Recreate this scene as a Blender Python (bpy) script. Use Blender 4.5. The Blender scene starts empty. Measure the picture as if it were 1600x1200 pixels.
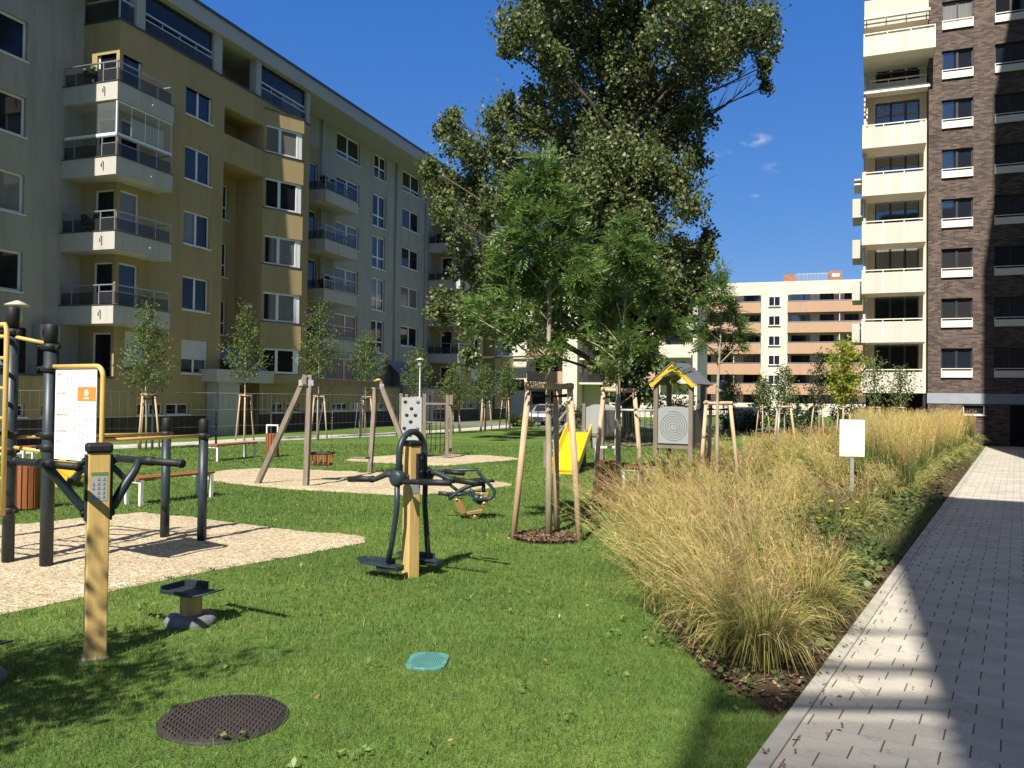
import bpy, math, random
import numpy as np
from mathutils import Vector, Matrix
rnd = random.Random(7)
rng = np.random.default_rng(11)
R = math.radians
scene = bpy.context.scene
col = scene.collection

# ------------------------------------------------------------------ survey helpers
F = 1294.; CAMH = 1.85; PITCH = R(0.97); ROLL = R(0.7)
def ray(px, py):
    a = (px-800)/F; b = -(py-600)/F
    r = a*math.cos(ROLL)-b*math.sin(ROLL); u = a*math.sin(ROLL)+b*math.cos(ROLL)
    return Vector((r, math.cos(PITCH)-u*math.sin(PITCH), math.sin(PITCH)+u*math.cos(PITCH)))
def gp(px, py, z=0.):
    d = ray(px, py); t = (z-CAMH)/d.z
    return Vector((d.x*t, d.y*t, z))
def at(px, py, Y):
    d = ray(px, py); t = Y/d.y
    return Vector((d.x*t, Y, CAMH+d.z*t))

# ------------------------------------------------------------------ object helpers
class MB:
    def __init__(s): s.v = []; s.f = []; s.mi = []; s.sm = []; s.T = Matrix.Identity(4); s.k = 0
    def add(s, vs, fs, smooth=False):
        o = len(s.v)
        s.v += [tuple(s.T @ Vector(p)) for p in vs]
        for f in fs:
            s.f.append([i+o for i in f]); s.mi.append(s.k); s.sm.append(smooth)
        return s
    def quad(s, a, b, c, d): return s.add([a, b, c, d], [(0, 1, 2, 3)])
    def box(s, x0, x1, y0, y1, z0, z1):
        return s.add([(x0,y0,z0),(x1,y0,z0),(x1,y1,z0),(x0,y1,z0),(x0,y0,z1),(x1,y0,z1),(x1,y1,z1),(x0,y1,z1)],
              [(0,3,2,1),(4,5,6,7),(0,1,5,4),(1,2,6,5),(2,3,7,6),(3,0,4,7)])
    def bar(s, a, b, w, h=None, up=(0,0,1)):
        a = Vector(a); b = Vector(b); h = h or w
        d = (b-a).normalized(); u = Vector(up)
        if abs(d.dot(u)) > .98: u = Vector((1,0,0))
        x = d.cross(u).normalized(); y = x.cross(d).normalized()
        vs = [p + x*i*w/2 + y*j*h/2 for p in (a, b) for i, j in ((-1,-1),(1,-1),(1,1),(-1,1))]
        return s.add(vs, [(0,1,2,3),(7,6,5,4),(0,4,5,1),(1,5,6,2),(2,6,7,3),(3,7,4,0)])
    def tube(s, pts, r, n=8, cap=True):
        pts = [Vector(p) for p in pts]; m = len(pts)
        rr = r if isinstance(r, (list, tuple)) else [r]*m
        vs = []; fs = []; X = None
        for i, p in enumerate(pts):
            t = (pts[min(i+1, m-1)]-pts[max(i-1, 0)]).normalized()
            if X is None:
                X = t.orthogonal().normalized()
            else:
                X = (X - t*X.dot(t)); X = X.normalized() if X.length > 1e-6 else t.orthogonal().normalized()
            Y = t.cross(X)
            for k in range(n):
                a = 2*math.pi*k/n
                vs.append(p+(X*math.cos(a)+Y*math.sin(a))*rr[i])
        for i in range(m-1):
            for k in range(n):
                k2 = (k+1) % n
                fs.append((i*n+k, i*n+k2, (i+1)*n+k2, (i+1)*n+k))
        if cap: fs += [tuple(range(n))[::-1], tuple((m-1)*n+k for k in range(n))]
        return s.add(vs, fs, True)
    def lathe(s, prof, n=20, c=(0,0,0)):
        vs = []; fs = []; m = len(prof)
        for r, z in prof:
            for k in range(n):
                a = 2*math.pi*k/n; vs.append((c[0]+r*math.cos(a), c[1]+r*math.sin(a), c[2]+z))
        for i in range(m-1):
            for k in range(n):
                k2 = (k+1) % n
                fs.append((i*n+k, i*n+k2, (i+1)*n+k2, (i+1)*n+k))
        fs += [tuple(range(n))[::-1], tuple((m-1)*n+k for k in range(n))]
        return s.add(vs, fs, True)
    def prism(s, poly, h0, h1, plane='xy'):
        n = len(poly)
        def P(a, b, h): return (a, b, h) if plane == 'xy' else ((a, h, b) if plane == 'xz' else (h, a, b))
        vs = [P(a, b, h0) for a, b in poly]+[P(a, b, h1) for a, b in poly]
        fs = [tuple(range(n))[::-1], tuple(range(n, 2*n))]+[(i, (i+1) % n, n+(i+1) % n, n+i) for i in range(n)]
        return s.add(vs, fs)
    def sph(s, c, r, n=10, sz=(1,1,1)):
        pr = [(max(1e-4, math.sin(math.pi*i/n)), -math.cos(math.pi*i/n)) for i in range(n+1)]
        vs = []; fs = []
        for q, z in pr:
            for k in range(2*n):
                a = math.pi*k/n
                vs.append((c[0]+r*q*math.cos(a)*sz[0], c[1]+r*q*math.sin(a)*sz[1], c[2]+r*z*sz[2]))
        N = 2*n
        for i in range(n):
            for k in range(N):
                fs.append((i*N+k, i*N+(k+1) % N, (i+1)*N+(k+1) % N, (i+1)*N+k))
        return s.add(vs, fs, True)
    def build(s, name, mats, parent=None, bevel=0):
        me = bpy.data.meshes.new(name)
        me.from_pydata(s.v, [], s.f); me.update()
        for m in (mats if isinstance(mats, (list, tuple)) else [mats]): me.materials.append(m)
        me.polygons.foreach_set('material_index', s.mi); me.polygons.foreach_set('use_smooth', s.sm)
        return link(name, me, parent, bevel)
def link(name, me, parent=None, bevel=0):
    o = bpy.data.objects.new(name, me); col.objects.link(o)
    if parent is not None: o.parent = parent
    if bevel:
        b = o.modifiers.new('Bevel', 'BEVEL'); b.width = bevel; b.segments = 2; b.limit_method = 'ANGLE'; b.angle_limit = R(50)
    return o
def tag(o, label=None, cat=None, group=None, kind=None):
    for k, v in (('label', label), ('category', cat), ('group', group), ('kind', kind)):
        if v: o[k] = v
    return o
def thing(name, label, cat, loc=(0,0,0), rz=0., group=None):
    o = bpy.data.objects.new(name, None); col.objects.link(o)
    o.location = loc; o.rotation_euler = (0, 0, rz); o.empty_display_size = .2
    return tag(o, label, cat, group)
def struct(o): return tag(o, kind='structure')
def raw_mesh(name, verts, faces_flat, nper, mat, parent=None, colors=None, smooth=False):
    """verts (N,3) array, faces_flat (M,nper) int array"""
    me = bpy.data.meshes.new(name)
    me.vertices.add(len(verts)); me.vertices.foreach_set('co', np.ascontiguousarray(verts, dtype=np.float32).ravel())
    m = len(faces_flat); me.loops.add(m*nper); me.loops.foreach_set('vertex_index', np.ascontiguousarray(faces_flat, dtype=np.int32).ravel())
    me.polygons.add(m); me.polygons.foreach_set('loop_start', np.arange(0, m*nper, nper, dtype=np.int32))
    if colors is not None:
        ca = me.color_attributes.new('Col', 'FLOAT_COLOR', 'POINT')
        c4 = np.ones((len(verts), 4), np.float32); c4[:, :3] = colors
        ca.data.foreach_set('color', c4.ravel())
    me.update(calc_edges=True); me.materials.append(mat)
    if smooth: me.polygons.foreach_set('use_smooth', [True]*m)
    return link(name, me, parent)

# ------------------------------------------------------------------ materials
def newmat(name):
    m = bpy.data.materials.new(name); m.use_nodes = True
    nt = m.node_tree; b = nt.nodes['Principled BSDF']
    return m, nt, b, nt.nodes, nt.links
def setc(b, c, rough=.6, metal=0., spec=.5):
    b.inputs['Base Color'].default_value = (*c, 1); b.inputs['Roughness'].default_value = rough
    b.inputs['Metallic'].default_value = metal; b.inputs['Specular IOR Level'].default_value = spec
def coords(nt, scale=(1,1,1), kind='Object'):
    tc = nt.nodes.new('ShaderNodeTexCoord'); mp = nt.nodes.new('ShaderNodeMapping')
    mp.inputs['Scale'].default_value = scale; nt.links.new(tc.outputs[kind], mp.inputs[0]); return mp.outputs[0]
def noise(nt, vec, scale, detail=4, rough=.6):
    n = nt.nodes.new('ShaderNodeTexNoise'); n.inputs['Scale'].default_value = scale
    n.inputs['Detail'].default_value = detail; n.inputs['Roughness'].default_value = rough
    nt.links.new(vec, n.inputs['Vector']); return n.outputs['Fac']
def ramp(nt, fac, stops):
    r = nt.nodes.new('ShaderNodeValToRGB'); e = r.color_ramp.elements
    while len(e) < len(stops): e.new(.5)
    for i, (p, c) in enumerate(stops): e[i].position = p; e[i].color = (*c, 1)
    nt.links.new(fac, r.inputs[0]); return r.outputs[0]
def mixc(nt, fac, a, b, mode='MIX'):
    m = nt.nodes.new('ShaderNodeMix'); m.data_type = 'RGBA'; m.blend_type = mode
    for s, v in ((m.inputs[0], fac), (m.inputs[6], a), (m.inputs[7], b)):
        if isinstance(v, (int, float)): s.default_value = v
        elif isinstance(v, tuple): s.default_value = (*v, 1)
        else: nt.links.new(v, s)
    return m.outputs[2]
def bump(nt, b, h, strength=.3, dist=.01):
    n = nt.nodes.new('ShaderNodeBump'); n.inputs['Strength'].default_value = strength; n.inputs['Distance'].default_value = dist
    nt.links.new(h, n.inputs['Height']); nt.links.new(n.outputs[0], b.inputs['Normal'])
def M(name, c, rough=.6, var=.2, scale=3., metal=0., spec=.5, bmp=0., bscale=60., stretch=(1,1,1)):
    m, nt, b, N, L = newmat(name); setc(b, c, rough, metal, spec)
    if var:
        v = coords(nt, stretch); f = noise(nt, v, scale, 5)
        lo = tuple(x*(1-var) for x in c); hi = tuple(min(1, x*(1+var)) for x in c)
        L.new(ramp(nt, f, [(.3, lo), (.7, hi)]), b.inputs['Base Color'])
    if bmp: bump(nt, b, noise(nt, coords(nt), bscale, 3), bmp, .01)
    return m
def stucco(name, c, stain=.35):
    m, nt, b, N, L = newmat(name); setc(b, c, .9, 0, .2)
    f1 = noise(nt, coords(nt, (.9, .9, .10)), 1.6, 7, .7); f2 = noise(nt, coords(nt), .25, 3)
    dark = tuple(x*(1-stain) for x in c)
    cc = ramp(nt, f1, [(.3, dark), (.5, c), (.8, tuple(min(1, x*1.06) for x in c))])
    cc = mixc(nt, .5, cc, ramp(nt, f2, [(.3, tuple(x*.85 for x in c)), (.7, c)]))
    L.new(cc, b.inputs['Base Color']); bump(nt, b, noise(nt, coords(nt), 70, 2), .25, .006)
    return m
def wood(name, c, c2, scale=14., rough=.65, ax=(6,6,.6)):
    m, nt, b, N, L = newmat(name); setc(b, c, rough, 0, .3)
    f = noise(nt, coords(nt, ax), scale/6, 6, .7); g = noise(nt, coords(nt, tuple(a*5 for a in ax)), scale/4, 2)
    cc = ramp(nt, f, [(.3, c2), (.55, c), (.8, tuple(min(1, x*1.15) for x in c))]); cc = mixc(nt, g, cc, mixc(nt, .25, cc, c2))
    L.new(cc, b.inputs['Base Color']); bump(nt, b, f, .25, .004); return m
def leafmat(name, c1, c2, c3, trans=.35, rough=.45, spec=.5):
    m, nt, b, N, L = newmat(name); setc(b, c1, rough, 0, spec)
    g = N.new('ShaderNodeNewGeometry'); cc = ramp(nt, g.outputs['Random Per Island'], [(.0, c1), (.55, c2), (.97, c3)])
    f = noise(nt, coords(nt), .8, 2); cc = mixc(nt, f, cc, mixc(nt, .35, cc, c1))
    L.new(cc, b.inputs['Base Color'])
    t = N.new('ShaderNodeBsdfTranslucent'); L.new(cc, t.inputs[0]); mx = N.new('ShaderNodeMixShader'); mx.inputs[0].default_value = trans
    L.new(b.outputs[0], mx.inputs[1]); L.new(t.outputs[0], mx.inputs[2]); L.new(mx.outputs[0], N['Material Output'].inputs[0])
    return m
def vcolmat(name, trans=.3, rough=.7, jitter=.3):
    m, nt, b, N, L = newmat(name); setc(b, (1,1,1), rough, 0, .2)
    a = N.new('ShaderNodeVertexColor'); a.layer_name = 'Col'; g = N.new('ShaderNodeNewGeometry')
    h = N.new('ShaderNodeHueSaturation'); mr = N.new('ShaderNodeMapRange'); mr.inputs[3].default_value = 1-jitter; mr.inputs[4].default_value = 1+jitter
    L.new(g.outputs['Random Per Island'], mr.inputs[0]); L.new(mr.outputs[0], h.inputs['Value']); L.new(a.outputs[0], h.inputs['Color'])
    L.new(h.outputs[0], b.inputs['Base Color'])
    t = N.new('ShaderNodeBsdfTranslucent'); L.new(h.outputs[0], t.inputs[0]); mx = N.new('ShaderNodeMixShader'); mx.inputs[0].default_value = trans
    L.new(b.outputs[0], mx.inputs[1]); L.new(t.outputs[0], mx.inputs[2]); L.new(mx.outputs[0], N['Material Output'].inputs[0])
    return m
def glass(name, c=(.014,.015,.018), rough=.05, curtain=None, spec=.32):
    m, nt, b, N, L = newmat(name); setc(b, c, rough, 0, spec)
    if curtain:
        v = coords(nt, (26, 26, .5)); f = noise(nt, v, 1., 2); g = noise(nt, coords(nt, (1,1,0)), .55, 1)
        cc = ramp(nt, f, [(.3, tuple(x*.5 for x in curtain)), (.65, tuple(x*.8 for x in curtain))])
        L.new(mixc(nt, ramp(nt, g, [(.45, (0,0,0)), (.5, (1,1,1))]), c, cc), b.inputs['Base Color'])
    # very slight waviness of the panes
    bump(nt, b, noise(nt, coords(nt), .9, 1), .03, .05)
    return m
def seethrough(name, c, alpha, rough=.3):
    m, nt, b, N, L = newmat(name); setc(b, c, rough); b.inputs['Alpha'].default_value = alpha; return m
def brick(name, c1, c2, mortar, bw, bh, ms, vec='wall', offset=.5, bias=0., rough=.85):
    m, nt, b, N, L = newmat(name); setc(b, c1, rough, 0, .25)
    tc = N.new('ShaderNodeTexCoord'); sp = N.new('ShaderNodeSeparateXYZ'); cb = N.new('ShaderNodeCombineXYZ'); L.new(tc.outputs['Object'], sp.inputs[0])
    if vec == 'wall':
        ad = N.new('ShaderNodeMath'); L.new(sp.outputs[0], ad.inputs[0]); L.new(sp.outputs[1], ad.inputs[1])
        L.new(ad.outputs[0], cb.inputs[0]); L.new(sp.outputs[2], cb.inputs[1])
    else:
        L.new(sp.outputs[0], cb.inputs[0]); L.new(sp.outputs[1], cb.inputs[1])
    t = N.new('ShaderNodeTexBrick'); t.offset = offset; L.new(cb.outputs[0], t.inputs['Vector'])
    for k, v in (('Scale', 1), ('Brick Width', bw), ('Row Height', bh), ('Mortar Size', ms), ('Bias', bias), ('Mortar Smooth', .2)): t.inputs[k].default_value = v
    t.inputs['Color1'].default_value = (*c1, 1); t.inputs['Color2'].default_value = (*c2, 1); t.inputs['Mortar'].default_value = (*mortar, 1)
    f = noise(nt, coords(nt), 1.2, 5); g = noise(nt, coords(nt), 40, 3)
    cc = mixc(nt, 1., t.outputs[0], ramp(nt, f, [(.3, (.78,.78,.8)), (.7, (1.08,1.05,1.02))]), 'MULTIPLY')
    cc = mixc(nt, .6, cc, mixc(nt, 1., cc, ramp(nt, g, [(.3, (.75,.75,.75)), (.7, (1.15,1.15,1.15))]), 'MULTIPLY'))
    L.new(cc, b.inputs['Base Color'])
    iv = N.new('ShaderNodeMath'); iv.operation = 'SUBTRACT'; iv.inputs[0].default_value = 1; L.new(t.outputs['Fac'], iv.inputs[1])
    bump(nt, b, iv.outputs[0], .5, .008); return m, nt, t

white_st = stucco('white_stucco', (.40,.385,.33), .45); yellow_st = stucco('yellow_stucco', (.40,.305,.155), .45)
cream_st = stucco('cream_stucco', (.63,.575,.465), .15); cream_far = stucco('cream_far_stucco', (.64,.585,.48), .15)
peach_st = stucco('peach_panel', (.46,.295,.19), .15); balc_st = stucco('pale_concrete', (.50,.475,.42), .4)
grey_st = stucco('grey_render', (.42,.41,.37)); plinth_m = stucco('brown_plinth', (.085,.065,.055)); fascia_m = stucco('grey_fascia', (.42,.42,.41), .15)
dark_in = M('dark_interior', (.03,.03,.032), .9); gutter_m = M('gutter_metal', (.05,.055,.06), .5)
white_fr = M('white_frame', (.78,.78,.76), .4, .05); dark_fr = M('dark_frame', (.03,.03,.035), .45)
steel = M('galvanised_steel', (.52,.54,.55), .4, .15, 8, .6); rail_m = M('grey_rail', (.36,.37,.38), .35, .1, 8, .5); white_metal = M('white_metal', (.80,.78,.70), .5, .06)
pane_dark = glass('pane_dark'); pane_blue = glass('pane_reflective', (.018,.022,.032), .03, None, .55); pane_cur = glass('pane_with_curtain', curtain=(.30,.30,.29)); pane_blind = glass('pane_with_blind', (.16,.155,.14), .15)
rail_glass = seethrough('tinted_rail_glass', (.035,.038,.042), .5, .3); shutter_m = M('roller_shutter', (.55,.54,.50), .6, .06, 2, bmp=.2)
canopy_m = glass('canopy_sheet', (.16,.21,.28), .12)
anth = M('anthracite_powder_coat', (.024,.036,.043), .42, .25, 12, 0, .45, .08, 300); black_rub = M('black_rubber', (.008,.008,.009), .6, .3, 20); 
yel_steel = M('sand_yellow_coat', (.62,.41,.12), .4, .08, 4); post_wood = wood('pale_yellow_timber', (.62,.43,.16), (.47,.30,.10))
stake_wood = wood('stake_wood', (.56,.40,.255), (.40,.27,.16)); grey_wood = wood('weathered_timber', (.235,.19,.145), (.14,.115,.09)); slat_wood = wood('oiled_slats', (.29,.105,.04), (.17,.06,.025))
hpl_grey = M('grey_panel', (.30,.31,.30), .5, .06); hpl_light = M('light_grey_panel', (.33,.34,.33), .5, .06); hpl_dark = M('dark_grey_panel', (.13,.14,.145), .5, .1)
slide_m = M('yellow_plastic', (.85,.52,.012), .3, .03, 2, 0, .5); yellow_p = M('yellow_panel', (.80,.43,.02), .45, .05)
bark_y = wood('young_bark', (.40,.34,.24), (.22,.18,.12), 20); bark_p = wood('poplar_bark', (.10,.08,.06), (.035,.028,.02), 20, .9)
rope_m = M('dark_rope', (.015,.016,.016), .8); chain_m = M('chain', (.30,.30,.30), .4, .1, 9, .7); sign_w = M('sign_white', (.86,.86,.85), .35, .02); orange_m = M('orange_print', (.80,.24,.045), .4, .03)
ink_m = M('grey_print', (.42,.42,.43), .5, 0); ink_d = M('dark_print', (.16,.16,.17), .5, 0); red_m = M('red_shell', (.55,.06,.02), .4, .05); concrete = M('concrete', (.16,.16,.165), .8, .3, 14, bmp=.4)
teal_m = M('teal_plastic', (.09,.26,.23), .45, .15, 9); tyre_m = M('tyre', (.015,.015,.015), .8); copper = M('bronze_coat', (.25,.155,.05), .3, .2)
lf_poplar = leafmat('poplar_leaf', (.064,.098,.032), (.140,.182,.058), (.30,.31,.13), .38, .42, .4)
lf_ash = leafmat('ash_leaf', (.075,.145,.032), (.125,.215,.045), (.25,.34,.10), .45); lf_young = leafmat('young_leaf', (.065,.115,.028), (.115,.175,.042), (.24,.27,.08), .42, .5, .3)
lf_lime = leafmat('lime_leaf', (.24,.32,.035), (.36,.43,.05), (.48,.46,.09), .5, .5, .3); lf_dark = leafmat('shrub_leaf', (.018,.035,.012), (.035,.06,.018), (.06,.09,.03), .25); lf_cover = leafmat('cover_leaf', (.085,.14,.04), (.135,.20,.055), (.24,.23,.08), .4)

# ------------------------------------------------------------------ camera, light, sky
SUN_AZ = 21.8; SUN_EL = 48.
S = Vector((-math.sin(R(SUN_AZ))*math.cos(R(SUN_EL)), -math.cos(R(SUN_AZ))*math.cos(R(SUN_EL)), math.sin(R(SUN_EL))))
cam = bpy.data.cameras.new('camera'); co = bpy.data.objects.new('camera', cam); col.objects.link(co)
cam.sensor_width = 36; cam.lens = 36*F/1600; cam.clip_end = 2000; cam.clip_start = .05
R0 = Vector((1,0,0)); U0 = Vector((0, -math.sin(PITCH), math.cos(PITCH))); Fw = Vector((0, math.cos(PITCH), math.sin(PITCH)))
Rc = R0*math.cos(ROLL)+U0*math.sin(ROLL); Uc = -R0*math.sin(ROLL)+U0*math.cos(ROLL)
co.matrix_world = Matrix(((Rc.x,Uc.x,-Fw.x,0),(Rc.y,Uc.y,-Fw.y,0),(Rc.z,Uc.z,-Fw.z,CAMH),(0,0,0,1)))
scene.camera = co
sl = bpy.data.lights.new('sun', 'SUN'); so = bpy.data.objects.new('sun', sl); col.objects.link(so)
sl.energy = 5.0; sl.angle = R(.53); sl.color = (1., .94, .84); so.rotation_euler = S.to_track_quat('Z', 'Y').to_euler(); so.location = (0, 0, 60)
w = bpy.data.worlds.new('World'); scene.world = w; w.use_nodes = True; nt = w.node_tree; bg = nt.nodes['Background']
sk = nt.nodes.new('ShaderNodeTexSky'); sk.sky_type = 'NISHITA'; sk.sun_disc = False; sk.sun_elevation = R(SUN_EL); sk.sun_rotation = R(180+SUN_AZ)
sk.air_density = 1.0; sk.dust_density = 0.; sk.ozone_density = 10.; sk.altitude = 300
bg.inputs[1].default_value = .07
# three faint wisps of cloud, fixed in direction
tc = nt.nodes.new('ShaderNodeTexCoord'); acc = None
nz = nt.nodes.new('ShaderNodeTexNoise'); nz.inputs['Scale'].default_value = 38; nz.inputs['Detail'].default_value = 6; nz.inputs['Roughness'].default_value = .62
mpn = nt.nodes.new('ShaderNodeMapping'); mpn.inputs['Scale'].default_value = (1, 1, 2.2); nt.links.new(tc.outputs['Generated'], mpn.inputs[0]); nt.links.new(mpn.outputs[0], nz.inputs['Vector'])
for px, py, rad, amt in ((1182,219,.019,1.), (1123,240,.017,.75), (1208,262,.016,.4), (1180,306,.007,.3)):
    d = ray(px, py).normalized()
    sb = nt.nodes.new('ShaderNodeVectorMath'); sb.operation = 'SUBTRACT'; nt.links.new(tc.outputs['Generated'], sb.inputs[0]); sb.inputs[1].default_value = d
    sc_ = nt.nodes.new('ShaderNodeVectorMath'); sc_.operation = 'MULTIPLY'; nt.links.new(sb.outputs[0], sc_.inputs[0]); sc_.inputs[1].default_value = (1, 1, 2.4)
    ln = nt.nodes.new('ShaderNodeVectorMath'); ln.operation = 'LENGTH'; nt.links.new(sc_.outputs[0], ln.inputs[0])
    mr = nt.nodes.new('ShaderNodeMapRange'); mr.inputs[1].default_value = 0; mr.inputs[2].default_value = rad; mr.inputs[3].default_value = amt; mr.inputs[4].default_value = 0
    nt.links.new(ln.outputs['Value'], mr.inputs[0])
    if acc is None: acc = mr.outputs[0]
    else:
        a_ = nt.nodes.new('ShaderNodeMath'); nt.links.new(acc, a_.inputs[0]); nt.links.new(mr.outputs[0], a_.inputs[1]); acc = a_.outputs[0]
mu = nt.nodes.new('ShaderNodeMath'); mu.operation = 'MULTIPLY'; nt.links.new(acc, mu.inputs[0])
nr = nt.nodes.new('ShaderNodeMapRange'); nr.inputs[1].default_value = .42; nr.inputs[2].default_value = .68; nt.links.new(nz.outputs['Fac'], nr.inputs[0]); nt.links.new(nr.outputs[0], mu.inputs[1])

hs = nt.nodes.new('ShaderNodeHueSaturation'); hs.inputs['Saturation'].default_value = 1.1; nt.links.new(sk.outputs[0], hs.inputs['Color'])
sepc = nt.nodes.new('ShaderNodeSeparateColor'); cmb = nt.nodes.new('ShaderNodeCombineColor'); nt.links.new(hs.outputs[0], sepc.inputs[0])
for i, (k, p) in enumerate(((1.02, .92), (1.36, .65), (3.30, .35))):   # tone of the clear sky
    pw = nt.nodes.new('ShaderNodeMath'); pw.operation = 'POWER'; pw.inputs[1].default_value = p; nt.links.new(sepc.outputs[i], pw.inputs[0])
    ml = nt.nodes.new('ShaderNodeMath'); ml.operation = 'MULTIPLY'; ml.inputs[1].default_value = k; nt.links.new(pw.outputs[0], ml.inputs[0]); nt.links.new(ml.outputs[0], cmb.inputs[i])
cm = nt.nodes.new('ShaderNodeMix'); cm.data_type = 'RGBA'; nt.links.new(mu.outputs[0], cm.inputs[0]); 
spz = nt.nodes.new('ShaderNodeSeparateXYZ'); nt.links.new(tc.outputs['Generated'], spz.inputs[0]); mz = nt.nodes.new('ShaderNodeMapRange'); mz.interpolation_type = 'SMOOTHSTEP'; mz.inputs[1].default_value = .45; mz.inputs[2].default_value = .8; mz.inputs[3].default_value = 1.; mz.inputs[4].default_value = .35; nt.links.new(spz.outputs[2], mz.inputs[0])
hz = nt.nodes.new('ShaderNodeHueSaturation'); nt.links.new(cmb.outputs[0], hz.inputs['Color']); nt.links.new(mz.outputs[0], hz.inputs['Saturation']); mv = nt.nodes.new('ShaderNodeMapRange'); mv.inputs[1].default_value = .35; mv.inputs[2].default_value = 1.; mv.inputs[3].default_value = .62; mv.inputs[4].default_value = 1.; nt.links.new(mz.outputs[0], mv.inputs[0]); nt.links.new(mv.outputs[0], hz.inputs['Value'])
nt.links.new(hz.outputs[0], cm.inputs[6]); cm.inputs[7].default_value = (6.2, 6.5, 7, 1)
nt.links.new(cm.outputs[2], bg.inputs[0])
scene.view_settings.view_transform = 'Standard'; scene.view_settings.look = 'None'; scene.view_settings.exposure = .7; scene.view_settings.gamma = 1

# ------------------------------------------------------------------ ground
def inpoly(P, poly):
    x, y = P[:, 0], P[:, 1]; res = np.zeros(len(P), bool); n = len(poly); j = n-1
    for i in range(n):
        xi, yi = poly[i]; xj, yj = poly[j]
        c = ((yi > y) != (yj > y)) & (x < (xj-xi)*(y-yi)/(yj-yi+1e-12)+xi)
        res ^= c; j = i
    return res
def G(*pts): return [tuple(gp(*p).xy) for p in pts]
def smooth_poly(poly, it=2):
    for _ in range(it):
        q = []
        for i in range(len(poly)):
            a = poly[i]; b = poly[(i+1) % len(poly)]
            q += [(a[0]*.75+b[0]*.25, a[1]*.75+b[1]*.25), (a[0]*.25+b[0]*.75, a[1]*.25+b[1]*.75)]
        poly = q
    return poly
E1 = Vector((math.cos(R(31)), -math.sin(R(31)), 0)); E2 = Vector((math.sin(R(31)), math.cos(R(31)), 0)); RZ = -R(31)

m, nt, b, N, L = newmat('lawn_soil'); setc(b, (.05,.09,.02), .95, 0, .1)
f1 = noise(nt, coords(nt), .35, 5); f2 = noise(nt, coords(nt), 9, 5, .7); f3 = noise(nt, coords(nt), 60, 2)
cc = ramp(nt, f1, [(.32, (.075,.145,.034)), (.55, (.12,.195,.043)), (.75, (.175,.215,.06))])
cc = mixc(nt, 1., cc, ramp(nt, f2, [(.3, (.62,.66,.6)), (.7, (1.25,1.2,1.15))]), 'MULTIPLY'); cc = mixc(nt, 1., cc, ramp(nt, f3, [(.3, (.65,.65,.65)), (.7, (1.3,1.3,1.3))]), 'MULTIPLY')
L.new(cc, b.inputs['Base Color']); bump(nt, b, f3, .6, .03); lawn_m = m
g = MB(); g.box(-700, 700, -200, 1200, -1, 0); struct(g.build('ground', lawn_m))

m, nt, b, N, L = newmat('gravel'); setc(b, (.5,.4,.27), .9, 0, .2)
vo = N.new('ShaderNodeTexVoronoi'); vo.inputs['Scale'].default_value = 42; L.new(coords(nt), vo.inputs['Vector'])
sp = N.new('ShaderNodeSeparateColor'); L.new(vo.outputs['Color'], sp.inputs[0])
cc = ramp(nt, sp.outputs[0], [(.0, (.28,.205,.12)), (.25, (.42,.34,.22)), (.75, (.55,.465,.32)), (1., (.70,.63,.49))])
cc = mixc(nt, 1., cc, ramp(nt, noise(nt, coords(nt), 1.1, 4), [(.3, (.86,.85,.82)), (.7, (1.05,1.04,1.02))]), 'MULTIPLY')
L.new(cc, b.inputs['Base Color']); bump(nt, b, vo.outputs['Distance'], 1., .012); b.node_tree if False else None; gravel_m = m
pit1 = smooth_poly(G((-260,838),(-30,826),(205,802),(285,808),(360,816),(480,832),(600,842),(470,868),(330,892),(165,926),(0,962),(-300,1020)), 1)
pit2 = smooth_poly(G((285,742),(400,731),(560,738),(690,745),(820,756),(760,764),(640,776),(560,771),(430,764),(330,752)), 2)
pit3 = smooth_poly(G((520,719),(600,712),(700,710.5),(790,714),(825,717.5),(740,724),(690,729),(600,724)), 2)
def undulating(name, poly, mat, step, amp, z0):
    P = np.array(poly); x0, y0 = P.min(0); x1, y1 = P.max(0)
    xs = np.arange(x0, x1+step, step); ys = np.arange(y0, y1+step, step)
    X, Y = np.meshgrid(xs, ys, indexing='ij')
    Z = z0 + amp*(np.sin(X*2.3+Y*1.1)*.5+np.sin(X*5.7-Y*3.9+1)*.35+np.sin(Y*7.3+X*2.1+2)*.25+rng.normal(0, .25, X.shape)*.5)
    V = np.stack([X, Y, Z], -1).reshape(-1, 3); nx, ny = X.shape
    I = np.arange(nx*ny).reshape(nx, ny); Q = np.stack([I[:-1,:-1], I[1:,:-1], I[1:,1:], I[:-1,1:]], -1).reshape(-1, 4)
    c = V[Q].mean(1); keep = inpoly(c, poly); Q = Q[keep]
    us, inv = np.unique(Q.ravel(), return_inverse=True)
    W = V[us].copy(); A = P; B = np.roll(P, -1, 0); AB = B-A
    t = np.clip(((W[:, None, :2]-A[None])*AB[None]).sum(-1)/((AB*AB).sum(-1)[None]+1e-12), 0, 1); C = A[None]+AB[None]*t[..., None]
    dd = ((C-W[:, None, :2])**2).sum(-1); k = dd.argmin(1); dm = np.sqrt(dd.min(1)); near = dm < step*1.02
    W[near, :2] = C[np.arange(len(W)), k][near]; W[near, 2] = .004; V[us] = W
    return raw_mesh(name, V[us], inv.reshape(-1, 4), 4, mat, smooth=True)
for i, (p, st) in enumerate(((pit1, .07), (pit2, .1), (pit3, .12))):
    struct(undulating('gravel_pit', p, gravel_m, st, .019, .03))

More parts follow.
